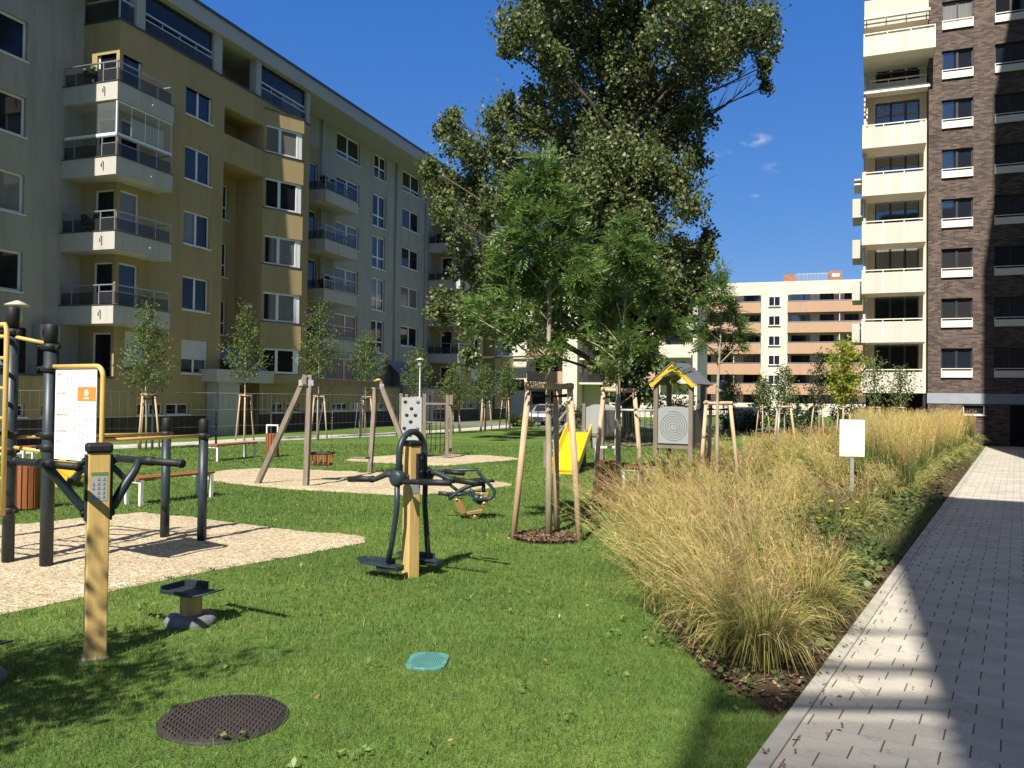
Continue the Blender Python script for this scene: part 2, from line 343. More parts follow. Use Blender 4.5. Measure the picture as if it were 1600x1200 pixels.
# paved footpath on the right, running along E2
K0 = gp(1170, 1200); K1 = gp(1540, 699)
kd = (K1-K0).normalized(); kr = Vector((kd.y, -kd.x, 0)); krz = math.atan2(kd.y, kd.x)-math.pi/2
m, nt, b, N, L = newmat('concrete_pavers'); setc(b, (.5,.46,.4), .85, 0, .25)
def mth(op, a, c=None, d=None):
    n = N.new('ShaderNodeMath'); n.operation = op
    for i, v in enumerate((a, c, d)):
        if v is None: continue
        if isinstance(v, (int, float)): n.inputs[i].default_value = v
        else: L.new(v, n.inputs[i])
    return n.outputs[0]
tc_ = N.new('ShaderNodeTexCoord'); sp = N.new('ShaderNodeSeparateXYZ'); L.new(tc_.outputs['Object'], sp.inputs[0])
ry = mth('DIVIDE', sp.outputs[1], .18); row = mth('FLOOR', ry); fy = mth('FRACT', ry)
rx = mth('ADD', mth('DIVIDE', sp.outputs[0], .27), mth('MULTIPLY', mth('FLOORED_MODULO', row, 2.), .5)); fx = mth('FRACT', rx); colx = mth('FLOOR', rx)
hj = mth('LESS_THAN', mth('ABSOLUTE', mth('SUBTRACT', fx, .5)), .016); rj = mth('GREATER_THAN', mth('ABSOLUTE', mth('SUBTRACT', fy, .5)), .482)
wn = N.new('ShaderNodeTexWhiteNoise'); wn.noise_dimensions = '2D'; cbx = N.new('ShaderNodeCombineXYZ'); L.new(mth('ADD', rx, .5), cbx.inputs[0]); L.new(row, cbx.inputs[1]); fl_ = N.new('ShaderNodeVectorMath'); fl_.operation = 'FLOOR'; L.new(cbx.outputs[0], fl_.inputs[0]); L.new(fl_.outputs[0], wn.inputs['Vector'])
cc = ramp(nt, wn.outputs['Value'], [(0, (.455,.42,.355)), (.5, (.50,.462,.395)), (1, (.535,.50,.43))])
cc = mixc(nt, 1., cc, ramp(nt, noise(nt, coords(nt), 1.1, 5), [(.25, (.74,.74,.74)), (.5, (.97,.97,.96)), (.7, (1.05,1.04,1.03))]), 'MULTIPLY'); cc = mixc(nt, 1., cc, ramp(nt, noise(nt, coords(nt), 5, 6, .75), [(.32, (.7,.7,.68)), (.42, (1,1,1))]), 'MULTIPLY'); cc = mixc(nt, 1., cc, ramp(nt, noise(nt, coords(nt), 90, 2), [(.3, (.85,.85,.85)), (.7, (1.12,1.12,1.12))]), 'MULTIPLY')
cc = mixc(nt, mth('MULTIPLY', rj, .30), cc, (.24,.22,.19)); cc = mixc(nt, hj, cc, (.11,.10,.09)); L.new(cc, b.inputs['Base Color']); bump(nt, b, mth('SUBTRACT', 1, mth('MAXIMUM', hj, mth('MULTIPLY', rj, .5))), .5, .006); paver_m = m
path = MB(); path.box(.10, 14, -12, (K1-K0).length+12, -.3, .012); o = struct(path.build('footpath', paver_m)); o.location = K0; o.rotation_euler = (0, 0, krz)
kb = MB(); L_ = (K1-K0).length+1
for i in range(60):
    y = -12+i*1.0
    if y < L_: kb.box(0, .097, y, min(y+.992, L_), -.2, .024)
o = struct(kb.build('kerb', M('kerb_concrete', (.40,.38,.33), .85, .2, 3, bmp=.2), bevel=.006)); o.location = K0; o.rotation_euler = (0, 0, krz)

bed = smooth_poly(G((1182,1098),(1112,1062),(1048,990),(1005,935),(985,870),(1000,800),(1012,756),(1080,722),(1230,692),(1400,674),(1537,690),(1500,757),(1440,838),(1395,893),(1300,1018),(1216,1132)), 1)
bed_near = G((1182,1096),(1112,1060),(1048,990),(1005,940),(1015,900),(1380,880),(1399,880),(1300,1015),(1220,1125))
m, nt, b, N, L = newmat('mulch'); setc(b, (.08,.055,.035), .95, 0, .15)
f = noise(nt, coords(nt), 28, 5, .75); g2 = noise(nt, coords(nt), 4, 4)
cc = ramp(nt, f, [(.3, (.028,.02,.014)), (.5, (.085,.058,.036)), (.68, (.20,.145,.09)), (.8, (.34,.27,.18))]); cc = mixc(nt, 1., cc, ramp(nt, g2, [(.3, (.7,.7,.7)), (.7, (1.2,1.15,1.1))]), 'MULTIPLY')
L.new(cc, b.inputs['Base Color']); bump(nt, b, f, 1., .03); mulch_m = m
struct(undulating('planting_bed', bed, mulch_m, .09, .018, .03))

# pavement along the yellow building, asphalt strip, road by the far buildings
def sheet(name, poly, z, mat):
    s = MB(); s.prism(poly, z-.2, z); return struct(s.build(name, mat))
sheet('pavement', G((-200,723),(0,712),(180,701.5),(300,696),(400,690),(545,684),(615,681),(700,676),(800,668))+G((800,663.5),(700,671),(615,676),(545,679),(400,684),(300,690.5),(180,695.5),(0,703),(-200,711)), .012, M('pavement_concrete', (.46,.43,.38), .9, .15, 2))
sheet('road', [(-10,55.2),(16,52.6),(60,46),(60,54),(16,60),(-10,63.5)], .008, M('asphalt', (.16,.155,.15), .9, .2, 3))
mulch_ring = [gp(857,841), gp(965,787), gp(1120,768)]
for i, c in enumerate(mulch_ring):
    a = [(c.x+math.cos(t)*(.52+.06*math.sin(3*t+i)), c.y+math.sin(t)*(.52+.05*math.cos(2*t))) for t in np.linspace(0, 2*math.pi, 26)[:-1]]
    struct(undulating('mulch_ring', a, mulch_m, .05, .014, .02))

# ------------------------------------------------------------------ building helpers (local frame: x along the facade, y into the building, z up)
def wall_holes(mb, x0, x1, z0, z1, y, holes, depth=.18, eps=1e-6):
    hs = [(max(x0, a), min(x1, b_), max(z0, c), min(z1, d)) for a, b_, c, d in holes if a < x1-eps and b_ > x0+eps and c < z1-eps and d > z0+eps]
    xs = sorted({x0, x1} | {h[0] for h in hs} | {h[1] for h in hs}); zs = sorted({z0, z1} | {h[2] for h in hs} | {h[3] for h in hs})
    for i in range(len(xs)-1):
        for j in range(len(zs)-1):
            cx = (xs[i]+xs[i+1])/2; cz = (zs[j]+zs[j+1])/2
            if any(h[0] < cx < h[1] and h[2] < cz < h[3] for h in hs): continue
            mb.quad((xs[i],y,zs[j]), (xs[i+1],y,zs[j]), (xs[i+1],y,zs[j+1]), (xs[i],y,zs[j+1]))
    for a, b_, c, d in hs:
        e = y+depth
        mb.quad((a,y,c),(b_,y,c),(b_,e,c),(a,e,c)); mb.quad((a,y,d),(a,e,d),(b_,e,d),(b_,y,d))
        mb.quad((a,y,c),(a,e,c),(a,e,d),(a,y,d)); mb.quad((b_,y,c),(b_,y,d),(b_,e,d),(b_,e,c))
        mb.quad((a,e,c),(b_,e,c),(b_,e,d),(a,e,d))
def window(parent, x0, x1, z0, z1, y, cols=2, sill=True, fr=None, pm=None, T=None, sillm=None, fw=.07, transom=None, name='window', split=None):
    """y = outer wall face; the frame sits 0.1 behind it"""
    fr = fr or white_fr; f = MB(); p = MB()
    if T is not None: f.T = T; p.T = T
    a = y+.09; b_ = y+.15
    f.box(x0, x0+fw, a, b_, z0, z1); f.box(x1-fw, x1, a, b_, z0, z1); f.box(x0+fw, x1-fw, a, b_, z0, z0+fw); f.box(x0+fw, x1-fw, a, b_, z1-fw, z1)
    cuts = split or [x0+(x1-x0)*i/cols for i in range(1, cols)]
    for c in cuts: f.box(c-fw*.75, c+fw*.75, a-.004, b_, z0+fw, z1-fw)
    edges = [x0+fw]+[c for c in cuts]+[x1-fw]
    if transom:
        for i in range(len(edges)-1):
            f.box(edges[i]+(fw*.75 if i else 0), edges[i+1]-(fw*.75 if i < len(edges)-2 else 0), a-.002, b_, transom-fw/2, transom+fw/2)
    if sill: f.box(x0-.06, x1+.06, y-.07, y+.09, z0-.05, z0)
    for i in range(len(edges)-1):
        p.quad((edges[i],y+.125,z0+fw),(edges[i+1],y+.125,z0+fw),(edges[i+1],y+.125,z1-fw),(edges[i],y+.125,z1-fw))
    o = f.build(name, fr, parent); p.build('pane', pm or rnd.choice([pane_dark, pane_dark, pane_cur, pane_blind, pane_blue]), o)
    return o

# ------------------------------------------------------------------ yellow and white apartment building on the left
LP = gp(310, 681); LA = math.atan(450/1294)
LB = thing('apartment_building', 'long yellow and off-white apartment building with balconies behind the fence', 'building', (LP.x, LP.y, 0), math.pi/2-LA)
SILL = [2.75, 5.52, 8.38, 11.22, 14.04]; WH = 1.47; XL = -18.; XR = 41.8
wm = MB(); ym = MB(); pm_ = MB(); gm = MB(); lm = MB()
def yellow_part(m):
    hs = [(-1.18+m, .5+m, z, z+WH) for z in SILL]+[(-4.72+m, -3.72+m, z-.5, z+WH) for z in SILL[1:]]+[(-4.35+m, -3.2+m, SILL[0]+.05, SILL[0]+WH+.1)]
    bas = [(-3.62+m, -2.2+m, .97, 1.43), (-2.0+m, -.62+m, .97, 1.43)]
    wall_holes(ym, -4.9+m, 1.36+m, .92, 15.2, 0, hs+bas)
    # left return with balcony doors
    T0 = ym.T; ym.T = Matrix.Translation((-4.9+m, 0, 0)) @ Matrix.Rotation(-math.pi/2, 4, 'Z')
    side = [(-1.12, -.16, z-.55, z+WH) for z in SILL]
    wall_holes(ym, -1.8, 0, .92, 15.2, 0, side); ym.T = T0
    TS = Matrix.Translation((-4.9+m, 0, 0)) @ Matrix.Rotation(-math.pi/2, 4, 'Z')
    for k, z in enumerate(SILL):
        window(LB, -1.12, -.16, z-.55, z+WH, 0, 1, False, white_fr, pane_dark, T=TS, name='balcony_door')
        if k: window(LB, -4.72+m, -3.72+m, z-.5, z+WH, 0, 1, False, pm=[pane_blue, pane_cur, pane_dark, pane_blue][k-1])
        if k or True:
            window(LB, -1.18+m, .5+m, z, z+WH, 0, 2, True, pm=[pane_dark, pane_dark, pane_cur, pane_blue, pane_blue][k])
    # roller shutters half down on the ground floor
    s = MB(); s.box(-1.16+m, .48+m, .03, .085, SILL[0]+.62, SILL[0]+WH); s.build('roller_shutter', shutter_m, LB)
    s = MB(); s.box(-4.33+m, -3.22+m, .03, .16, SILL[0]+.15, SILL[0]+WH+.1); s.build('roller_shutter', shutter_m, LB)
    for a, b_, c, d in bas: window(LB, a, b_, c, d, 0, 2, True, pm=pane_dark, fw=.045, name='basement_window')
    pm_.box(-4.86+m, 1.3+m, .02, 1.8, 0, .9); lm.box(-4.9+m, 1.36+m, -.02, .0, .9, .94)
    # recess: sides and back
    ym.quad((1.36+m,0,0),(1.36+m,1.6,0),(1.36+m,1.6,15.2),(1.36+m,0,15.2)); ym.quad((4.35+m,0,0),(4.35+m,0,15.2),(4.35+m,1.6,15.2),(4.35+m,1.6,0))
    st = [(3.16+m, 3.74+m, z-.75, z+.95) for z in SILL[1:4]]
    wall_holes(ym, 1.36+m, 4.35+m, 0, 15.2, 1.6, st)
    for a, b_, c, d in st: window(LB, a, b_, c, d, 1.6, 1, True, pm=pane_dark, transom=c+.6, name='stair_window', fw=.06)
    ym.box(1.36+m, 4.35+m, 0, .22, 12.66, 13.95); ym.box(1.36+m, 4.35+m, .22, 1.6, 12.66, 12.85)
    d_ = MB(); d_.box(1.5+m, 2.6+m, 1.5, 1.58, 12.9, 15.0); d_.build('loggia_door', dark_in, LB)
    # wall right of the recess and its return
    wall_holes(ym, 4.35+m, 8.4+m, .92, 15.2, 0, [(6.75+m, 7.75+m, SILL[0], SILL[0]+1.3)]+[(5.3+m+i*1.35, 6.45+m+i*1.35, .97, 1.43) for i in range(2)])
    for i in range(2): window(LB, 5.3+m+i*1.35, 6.45+m+i*1.35, .97, 1.43, 0, 2, True, pm=pane_dark, fw=.045, name='basement_window')
    window(LB, 6.75+m, 7.75+m, SILL[0], SILL[0]+1.3, 0, 1, False, dark_fr, pane_dark)
    pm_.box(4.4+m, 8.36+m, .02, 1.8, 0, .9); lm.box(4.35+m, 8.4+m, -.02, 0, .9, .94)
    ym.quad((8.4+m,0,0),(8.4+m,0,16.5),(8.4+m,1.8,16.5),(8.4+m,1.8,0))
    ym.box(-4.9+m, 8.4+m, -.0, 1.8, 15.2, 16.5)
    gm = MB(); gm.box(-4.95+m, 8.45+m, -.05, 1.8, 16.5, 16.56); gm.build('ledge', gutter_m, LB)
    # penthouse terrace: pillars, railing, dark back wall
    for a, b_ in ((-4.05, -3.58), (.62, 1.17), (3.7, 4.1), (8.08, 8.4)): s = MB(); s.box(a+m, b_+m, .02, .42, 16.56, 18.3); s.build('pillar', grey_st, LB)
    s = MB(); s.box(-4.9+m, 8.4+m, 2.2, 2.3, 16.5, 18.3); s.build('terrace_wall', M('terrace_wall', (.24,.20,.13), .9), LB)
    for a, b_ in ((-3.5, 0.6), (4.12, 8.06)):
        r = MB(); r.box(a+m, b_+m, .1, .15, 17.34, 17.42); r.box(a+m, b_+m, .1, .14, 17.1, 17.15)
        n = 4
        for i in range(n+1): x = a+(b_-a)*i/n+m; r.box(x-.025, x+.025, .15, .19, 16.56, 17.34)
        o = r.build('terrace_railing', steel, LB); q = MB(); q.box(a+m, b_+m, .12, .13, 16.58, 17.08); q.build('railing_panel', rail_glass, o)
        q = MB(); q.box(a+m, b_+m, .16, .17, 17.44, 18.28); q.build('terrace_glazing', seethrough('dark_glazing', (.02,.02,.025), .55, .05), LB)
    r = MB(); r.box(-4.85+m, -4.8+m, .1, 1.8, 17.34, 17.42); r.box(-4.85+m, -4.1+m, .1, .15, 17.34, 17.42); r.box(-4.85+m, -4.8+m, .1, .15, 16.56, 17.34)
    o = r.build('terrace_railing', steel, LB); q = MB(); q.box(-4.83+m, -4.82+m, .15, 1.8, 16.58, 17.3); q.box(-4.8+m, -4.1+m, .12, .13, 16.58, 17.3); q.build('railing_panel', rail_glass, o)
    # angled bay with white wrap-round windows
    T = Matrix.Translation((4.35+m, 0, 0)) @ Matrix.Rotation(-R(24.8), 4, 'Z'); B_ = MB(); B_.T = T
    bands = [(2.45, 2.9), (4.2, 5.5), (7.0, 8.36), (9.84, 11.16), (12.7, 13.94), (15.36, 16.1)]
    for c, d in bands: B_ = MB(); B_.T = T; B_.prism([(0,0),(2.27,0),(2.27,.42),(1.6,1.2),(0,.75)], c, d); B_.build('bay_band', yellow_st, LB)
    for c, d in bands[1:]: cp = MB(); cp.T = T; cp.box(-.02, 2.31, -.04, .4, d, d+.035); cp.build('bay_sill', gutter_m, LB)
    for i in range(5):
        z0 = bands[i][1]+.035; z1 = bands[i+1][0]
        window(LB, 0, 1.98, z0, z1, -.02, 2, False, white_fr, [pane_dark, pane_cur, pane_cur, pane_dark, pane_blind][i], T=T, fw=.1, split=[.93], name='bay_window')
        q = MB(); q.T = T; q.prism([(1.98,.08),(2.2,.08),(2.2,.3),(1.75,1.0),(1.65,.95),(1.98,.3)], z0, z1); q.build('bay_corner_frame', white_fr, LB)
        q = MB(); q.T = T; q.box(.0, 1.9, .16, .2, z0, z1); q.build('bay_lining', dark_in, LB)
    # entrance vestibule, slab and sloping canopy
    s = MB(); s.box(.45+m, 1.9+m, -.7, -.03, 0, 2.42); s.build('vestibule', grey_st, LB)
    s = MB(); s.box(.1+m, 4.3+m, -.85, 1.55, 2.42, 2.98); s.build('entrance_slab', balc_st, LB)
    s = MB(); s.box(2.2+m, 4.2+m, 1.2, 1.55, 0, 2.42); s.build('entrance_door', pane_dark, LB)
    s = MB(); s.add([(1.4+m,1.1,4.15),(3.9+m,1.1,4.15),(3.9+m,-.8,3.02),(1.4+m,-.8,3.02),(1.4+m,1.13,4.2),(3.9+m,1.13,4.2),(3.9+m,-.77,3.07),(1.4+m,-.77,3.07)], [(0,1,2,3),(4,7,6,5),(0,4,5,1),(1,5,6,2),(2,6,7,3),(3,7,4,0)]); s.build('entrance_canopy', canopy_m, LB)
    # balconies on the left corner
    for k, z in enumerate((4.47, 7.27, 10.1, 12.94)): balcony(m, z, True, k)
def balcony(m, z, corner, k):
    zt = z+.7; b = MB()
    if corner: poly = [(-5.87,1.795),(-5.87,-.9),(-2.9,-.9),(-2.9,-.003),(-4.903,-.003),(-4.903,1.795)]
    else: poly = [(10.55,1.795),(10.55,.3),(14.2,.3),(14.2,1.795)]
    poly = [(x+m, y) for x, y in poly]; x0 = poly[0][0]; x1 = max(p[0] for p in poly); yf = poly[1][1]; yr = poly[3][1] if corner else 1.795
    b.prism(poly, z, zt)
    o = b.build('balcony', balc_st, LB)
    c = MB(); c.box(x0-.03, x1+.03, yf-.03, yf+.16, zt, zt+.03); c.box(x0-.03, x0+.16, yf+.16, 1.79, zt, zt+.03); c.box(x1-.16, x1+.03, yf+.16, yr, zt, zt+.03); c.build('coping', gutter_m, o)
    r = MB(); t = zt+.75; i_ = .06
    xs = [x0+i_, x0+i_+1.1, x0+i_+2.05, x1-i_]
    for x in xs: r.box(x-.02, x+.02, yf+.04, yf+.08, zt+.03, t)
    ys = [yf+.06, yf+.75, 1.2, 1.74] if corner else [yf+.06, yf+.5, 1.74]
    for y in ys[1:]: r.box(x0+i_-.02, x0+i_+.02, y-.02, y+.02, zt+.03, t)
    r.box(x0+i_-.025, x1-i_+.025, yf+.035, yf+.085, t, t+.045); r.box(x0+i_-.025, x0+i_+.025, yf+.085, 1.76, t, t+.045); r.box(x1-i_-.025, x1-i_+.025, yf+.085, yr, t, t+.045)
    r.box(x0+i_, xs[1], yf+.05, yf+.07, zt+.5, zt+.53); r.box(x0+i_-.01, x0+i_+.01, yf+.1, ys[1], zt+.5, zt+.53)
    ro = r.build('balcony_railing', rail_m, o)
    q = MB(); q.box(x0+i_+.03, x1-i_, yf+.055, yf+.062, zt+.07, zt+.5); q.box(x0+i_-.004, x0+i_+.004, yf+.1, 1.72, zt+.07, zt+.5); q.build('railing_panel', rail_glass, ro)
    d = MB(); d.sph((x0+1.75, yf-.02, z+.33), .045, 5); d.build('drain_spout', white_fr, o)
    d = MB(); d.tube([(x0-.01,yf+.62,z+.5),(x0-.09,yf+.62,z+.5),(x0-.09,yf+.62,z+.28)], .028, 6); d.build('drain_pipe', rail_m, o)
    if corner and m == 0 and k == 2:   # the third balcony is glazed in, with a cloth hung behind the panes
        gz = MB(); c_ = cream_st
        gz.box(x0+.03, x0+.09, yf+.03, yf+.09, zt+.8, zt+2.1); gz.box(x0+.03, x1-.03, yf+.03, yf+.1, zt+.8, zt+.9); gz.box(x0+.03, x0+.1, yf+.1, 1.7, zt+.8, zt+.9); gz.box(x0+.03, x1-.03, yf+.05, yf+.08, zt+2.06, zt+2.12)
        for i in range(1, 5): x = x0+.06+(x1-x0-.12)*i/4; gz.box(x-.008, x+.008, yf+.05, yf+.07, zt+.9, zt+2.06)
        go = gz.build('glazing_frame', white_fr, o); q = MB(); q.box(x0+.1, x1-.05, yf+.055, yf+.06, zt+.9, zt+2.06); q.box(x0+.055, x0+.06, yf+.1, 1.7, zt+.9, zt+2.06); q.build('glazing_pane', seethrough('clear_pane', (.3,.34,.36), .14, .05), go)
        q = MB(); q.box(x0+1.0, x0+2.75, yf+.3, yf+.33, zt+1.05, zt+1.75); q.build('hung_cloth', cream_st, o)
    if k in (1, 3):  # things left out on the balcony floor belong to the flat
        d = MB()
        for i in range(14): d.sph((x0+.5+rnd.random()*1.1 if not corner else x0+.35+rnd.random()*.5, (yf+.35+rnd.random()*.4) if not corner else .2+rnd.random()*1.2, zt+.1+rnd.random()*.75), .09+.08*rnd.random(), 4)
        d.build('balcony_planting', lf_dark, o)
def white_part(m, x0, x1):
    x0 += m; x1 += m
    c1 = [(14.13+m, 16.95+m, z, z+WH) for z in SILL]+[(14.13+m, 16.95+m, 16.72, 18.22)]
    st = [(18.76+m, 20.6+m, z-.72, z+WH) for z in SILL[1:]]+[(18.9+m, 20.6+m, 16.6, 18.2)]
    c3 = [(23.1+m, 25.95+m, z, z+WH) for z in SILL]+[(23.1+m, 25.95+m, 16.72, 18.2)]
    door = [(11.2+m, 12.05+m, z-.55, z+WH) for z in SILL[1:]]
    ok = lambda h: h[0] > x0 and h[1] < x1
    hs = [h for h in c1+st+c3 if ok(h)]
    if m == 0:
        wall_holes(ym, 8.4, 12.2, 2.5, 16.5, 1.8, door); wall_holes(wm, 8.4, 12.2, 16.5, 18.3, 1.8, [])
        for a, b_, c, d in door: window(LB, a, b_, c, d, 1.8, 1, False, pm=pane_blue, name='balcony_door')
        x0 = 12.2
    wall_holes(wm, x0, x1, 2.5, 18.3, 1.8, hs, .22)
    for h in hs:
        top = h[2] > 16
        if h in st: window(LB, *h, 1.82, 2, True, pm=rnd.choice([pane_dark, pane_blue, pane_cur]), transom=h[2]+.75, name='stair_window', fw=.09)
        else: window(LB, *h, 1.82, 2, True, pm=(pane_blue if top else rnd.choice([pane_dark, pane_dark, pane_cur, pane_blind])), fw=.09, transom=(h[2]+.35 if top else None))
    x0 = x0 if m else 8.4
    bas = [(a+m, a+m+1.75, 1.0, 1.42) for a in (9.0, 11.1, 13.2, 15.5, 22.9, 25.3) if a+m > x0 and a+m+1.75 < x1]
    wall_holes(ym, x0+(.0), x1, .92, 2.42, .0, bas)
    for h in bas: window(LB, *h, 0, 3, True, pm=pane_dark, fw=.05, name='basement_window')
    pm_.box(x0+.03, x1-.03, .03, 1.8, 0, .9); lm.box(x0, x1, -.02, 0, .9, .94)
    gm = MB(); gm.box(x0, x1-.03, -.06, 1.78, 2.42, 2.5); gm.build('ledge', gutter_m, LB)
    if m == 0 or m < 0:
        a = 20.9+m
        if a > x0:
            s = MB(); s.add([(a,1.7,4.3),(a+3,1.7,4.3),(a+3,.1,2.75),(a,.1,2.75),(a,1.74,4.34),(a+3,1.74,4.34),(a+3,.14,2.79),(a,.14,2.79)], [(0,1,2,3),(4,7,6,5),(0,4,5,1),(1,5,6,2),(2,6,7,3),(3,7,4,0)]); s.build('entrance_canopy', canopy_m, LB)
            s = MB(); s.box(a-1.2, a+2.4, -.75, -.1, 0, 2.4); s.build('vestibule', grey_st, LB)
    if m == 0:
        for k, z in enumerate((4.47, 7.27, 10.1, 12.94)): balcony(0, z, False, k)
white_part(-33.4, XL+33.4, 28.5); yellow_part(0); white_part(0, 8.4, 28.5); yellow_part(33.4)
wm.box(XL, XR, 2.4, 14, 0, 18.28); wm.quad((XL,1.8,0),(XL,2.4,0),(XL,2.4,18.3),(XL,1.8,18.3))
wm.build('wall', white_st, LB); s = MB(); s.box(-11.0, -10.5, .36, 1.79, 0, 19.6); s.build('pier', white_st, LB); ym.build('yellow_wall', yellow_st, LB); pm_.build('plinth', plinth_m, LB); lm.build('plinth_ledge', balc_st, LB)  # pier: added block outside the view, keeps sun off the inner balcony ends
rf = MB(); rf.box(XL-.3, -7.6, 1.6, 14.3, 18.3, 19.0); rf.box(-7.6, -5.4, -.16, 14.3, 18.3, 19.0); rf.box(-5.4, XR+.3, -.16, 14.3, 18.3, 19.0); rf.build('roof_fascia', fascia_m, LB)  # short eave return added out of view to shade the parapet end
rf = MB(); rf.box(XL-.35, -7.65, 1.55, 14.35, 19.0, 19.13); rf.box(-7.65, -5.45, -.22, 14.35, 19.0, 19.13); rf.box(-5.45, XR+.35, -.22, 14.35, 19.0, 19.13); rf.build('roof', gutter_m, LB)
ac = MB(); ac.box(-7.0, -6.1, 1.4, 1.77, 3.75, 4.4); o = ac.build('air_conditioner', grey_st, LB, .02); ac = MB(); ac.lathe([(.24,0),(.24,.03),(.05,.04)], 18); fo = ac.build('fan_grille', dark_in, o); fo.location = (-6.65, 1.39, 4.08); fo.rotation_euler = (R(90), 0, 0)
for x in (-7.75, -6.3): s = MB(); s.box(x-.45, x+.45, 1.74, 1.79, 2.55, 4.2); s.build('terrace_door', pane_dark, LB)

for x, y0 in ((12.35, 1.72), (22.0, 1.72), (26.9, 1.72), (-11.4, 1.72)):
    s = MB(); s.tube([(x, y0, .2), (x, y0, 18.25)] if y0 > 0 else [(x, y0, .2), (x, y0, 15.1)], .05, 8)
    for z in range(2, 15, 3): s.tube([(x, y0, z), (x, y0, z+.05)], .065, 8)
    s.build('downpipe', fascia_m, LB)
# ------------------------------------------------------------------ brown brick tower on the right
BP = gp(1541, 697); BA = R(113)
BB = thing('apartment_tower', 'dark brown brick apartment tower with cream perforated balconies beside the footpath', 'building', (BP.x, BP.y, 0), math.pi/2-BA)
brick_m, _, _ = brick('brown_brick', (.070,.051,.044), (.20,.148,.120), (.135,.12,.105), .24, .075, .008, bias=-.1)
perf_m, nt, b, N, L = newmat('perforated_balcony_sheet'); setc(b, (.80,.74,.61), .5, 0, .3)
vo = N.new('ShaderNodeTexVoronoi'); vo.inputs['Scale'].default_value = 14; vo.inputs['Randomness'].default_value = 0; L.new(coords(nt), vo.inputs['Vector'])
L.new(mixc(nt, 1., ramp(nt, vo.outputs['Distance'], [(.25, (.42,.395,.34)), (.42, (.66,.62,.54))]), ramp(nt, noise(nt, coords(nt, (1,1,.2)), 1.5, 4), [(.3, (.88,.87,.85)), (.7, (1.05,1.05,1.05))]), 'MULTIPLY'), b.inputs['Base Color'])
perf_rim = M('cream_metal', (.82,.77,.65), .5, .04)
pane_sky = glass('pane_sky_reflecting', (.016,.02,.032), .03, None, .6)
pane_sky.node_tree.nodes['Principled BSDF'].inputs['IOR'].default_value = 2.3
FL = 2.23; PB = [3.0+FL*i for i in range(-0, 9)]
bw = MB(); cols_ = [(-1.78, -.54), (.29, 1.53), (2.4, 3.6), (4.5, 5.7), (6.6, 7.8)]
holes = [(a, b_, z+.32, z+1.3) for a, b_ in cols_ for z in PB]
low = [(-.9, -.06, 1.36, 1.8)]
wall_holes(bw, -2.3, 9, 2.3, 22.6, 0, holes, .2)
wall_holes(bw, -2.3, 9, 0, 1.84, 0, low, .2)
bw.box(-2.3, 9, .2, 9, 0, 22.6)
bw.quad((-2.3,0,0),(-2.3,.2,0),(-2.3,.2,22.6),(-2.3,0,22.6))
bw.build('brick_wall', brick_m, BB)
gb = MB(); gb.box(-2.33, .06, -.035, .2, 1.842, 2.3); gb.box(-2.33, 9, -.01, .15, 1.85, 2.29); gb.build('metal_band', M('blue_grey_sheet', (.30,.33,.36), .5, .08), BB)
window(BB, -.9, -.06, 1.36, 1.8, 0, 1, True, white_fr, pane_dark, fw=.04)
for i, (a, b_) in enumerate(cols_):
    for k, z in enumerate(PB):
        dk = (k in (1, 2) and i == 0) or (k == 2)
        blinds = glass('lowered_blind', (.022,.022,.024), .35) if dk else None
        o = window(BB, a, b_, z+.30, z+1.3, .02, 2, False, dark_fr, blinds or [pane_sky, pane_sky, pane_dark, pane_sky, pane_sky, pane_sky, pane_sky, pane_cur, pane_dark][k], fw=.055)
        s = MB(); s.box(a, b_, -.09, -.03, z, z+.30); s.box(a, b_, -.085, -.05, z+.38, z+.41)
        for x in (a, b_-.03): s.box(x, x+.03, -.085, -.05, z+.3, z+.38)
        s.build('window_guard', perf_rim, BB)
cw = MB(); XA, XB_ = -5.0, -2.32
wall_holes(cw, XA, XB_, 2.3, 20.4, .95, [(-4.5, -2.62, z+.15, z+1.85) for z in PB[:-1]], .15)
cw.box(XA, XB_, 1.1, 9, 2.3, 20.4); cw.box(XA, XA+.1, .0, .94, 2.3, 16.6)
cw.box(XA+.002, XB_, -.02, 1.05, 19.25, 20.5)
cw.build('stucco_wall', cream_st, BB)
dk = MB(); dk.box(XA+.15, XB_, 1.0, 9, 0, 2.3); dk.build('ground_floor_recess', M('near_black_wall', (.018,.017,.017), .7), BB)  # near-black wall set back under the balconies
for k, z in enumerate(PB[:-1]):
    window(BB, -4.5, -2.62, z+.15, z+1.8, .95, 3, False, dark_fr, [pane_dark, pane_dark, pane_cur, pane_sky, pane_sky, pane_sky, pane_dark, pane_sky][k], fw=.06, split=[-3.83, -3.2])
def tower_balcony(x0, x1, yf, z, yb, h=1.05, slats=True):
    b = MB(); b.box(x0, x1, yf, yb, z, z+.09); o = b.build('balcony', perf_rim, BB)
    p = MB(); p.box(x0, x1, yf-.02, yf, z-.02, z+h-.13); p.box(x0, x0+.02, yf, yb, z-.02, z+h-.13); p.box(x1-.02, x1, yf, min(yb, .95), z-.02, z+h-.13); p.build('perforated_panel', perf_m, o)
    r = MB(); r.box(x0, x1, yf-.03, yf+.02, z+h-.04, z+h); r.box(x0, x0+.04, yf+.02, yb, z+h-.04, z+h)
    for i in range(4): x = x0+.03+(x1-x0-.06)*i/3; r.box(x-.018, x+.018, yf-.05, yf-.02, z-.02, z+h-.04)
    r.build('balcony_frame', perf_rim, o); return o
for z in (2.3, 4.57, 6.8, 9.02, 11.25, 13.42): tower_balcony(XA-.06, XB_-.12, -.75, z, .93)
tower_balcony(XA-.03, -2.12, -1.25, 17.45, .93, 1.0)
r = MB(); r.box(-4.75, -2.35, .55, .6, 16.9, 16.95)
for i in range(4): x = -4.73+i*.78; r.box(x-.02, x+.02, .55, .6, 16.3, 16.9)
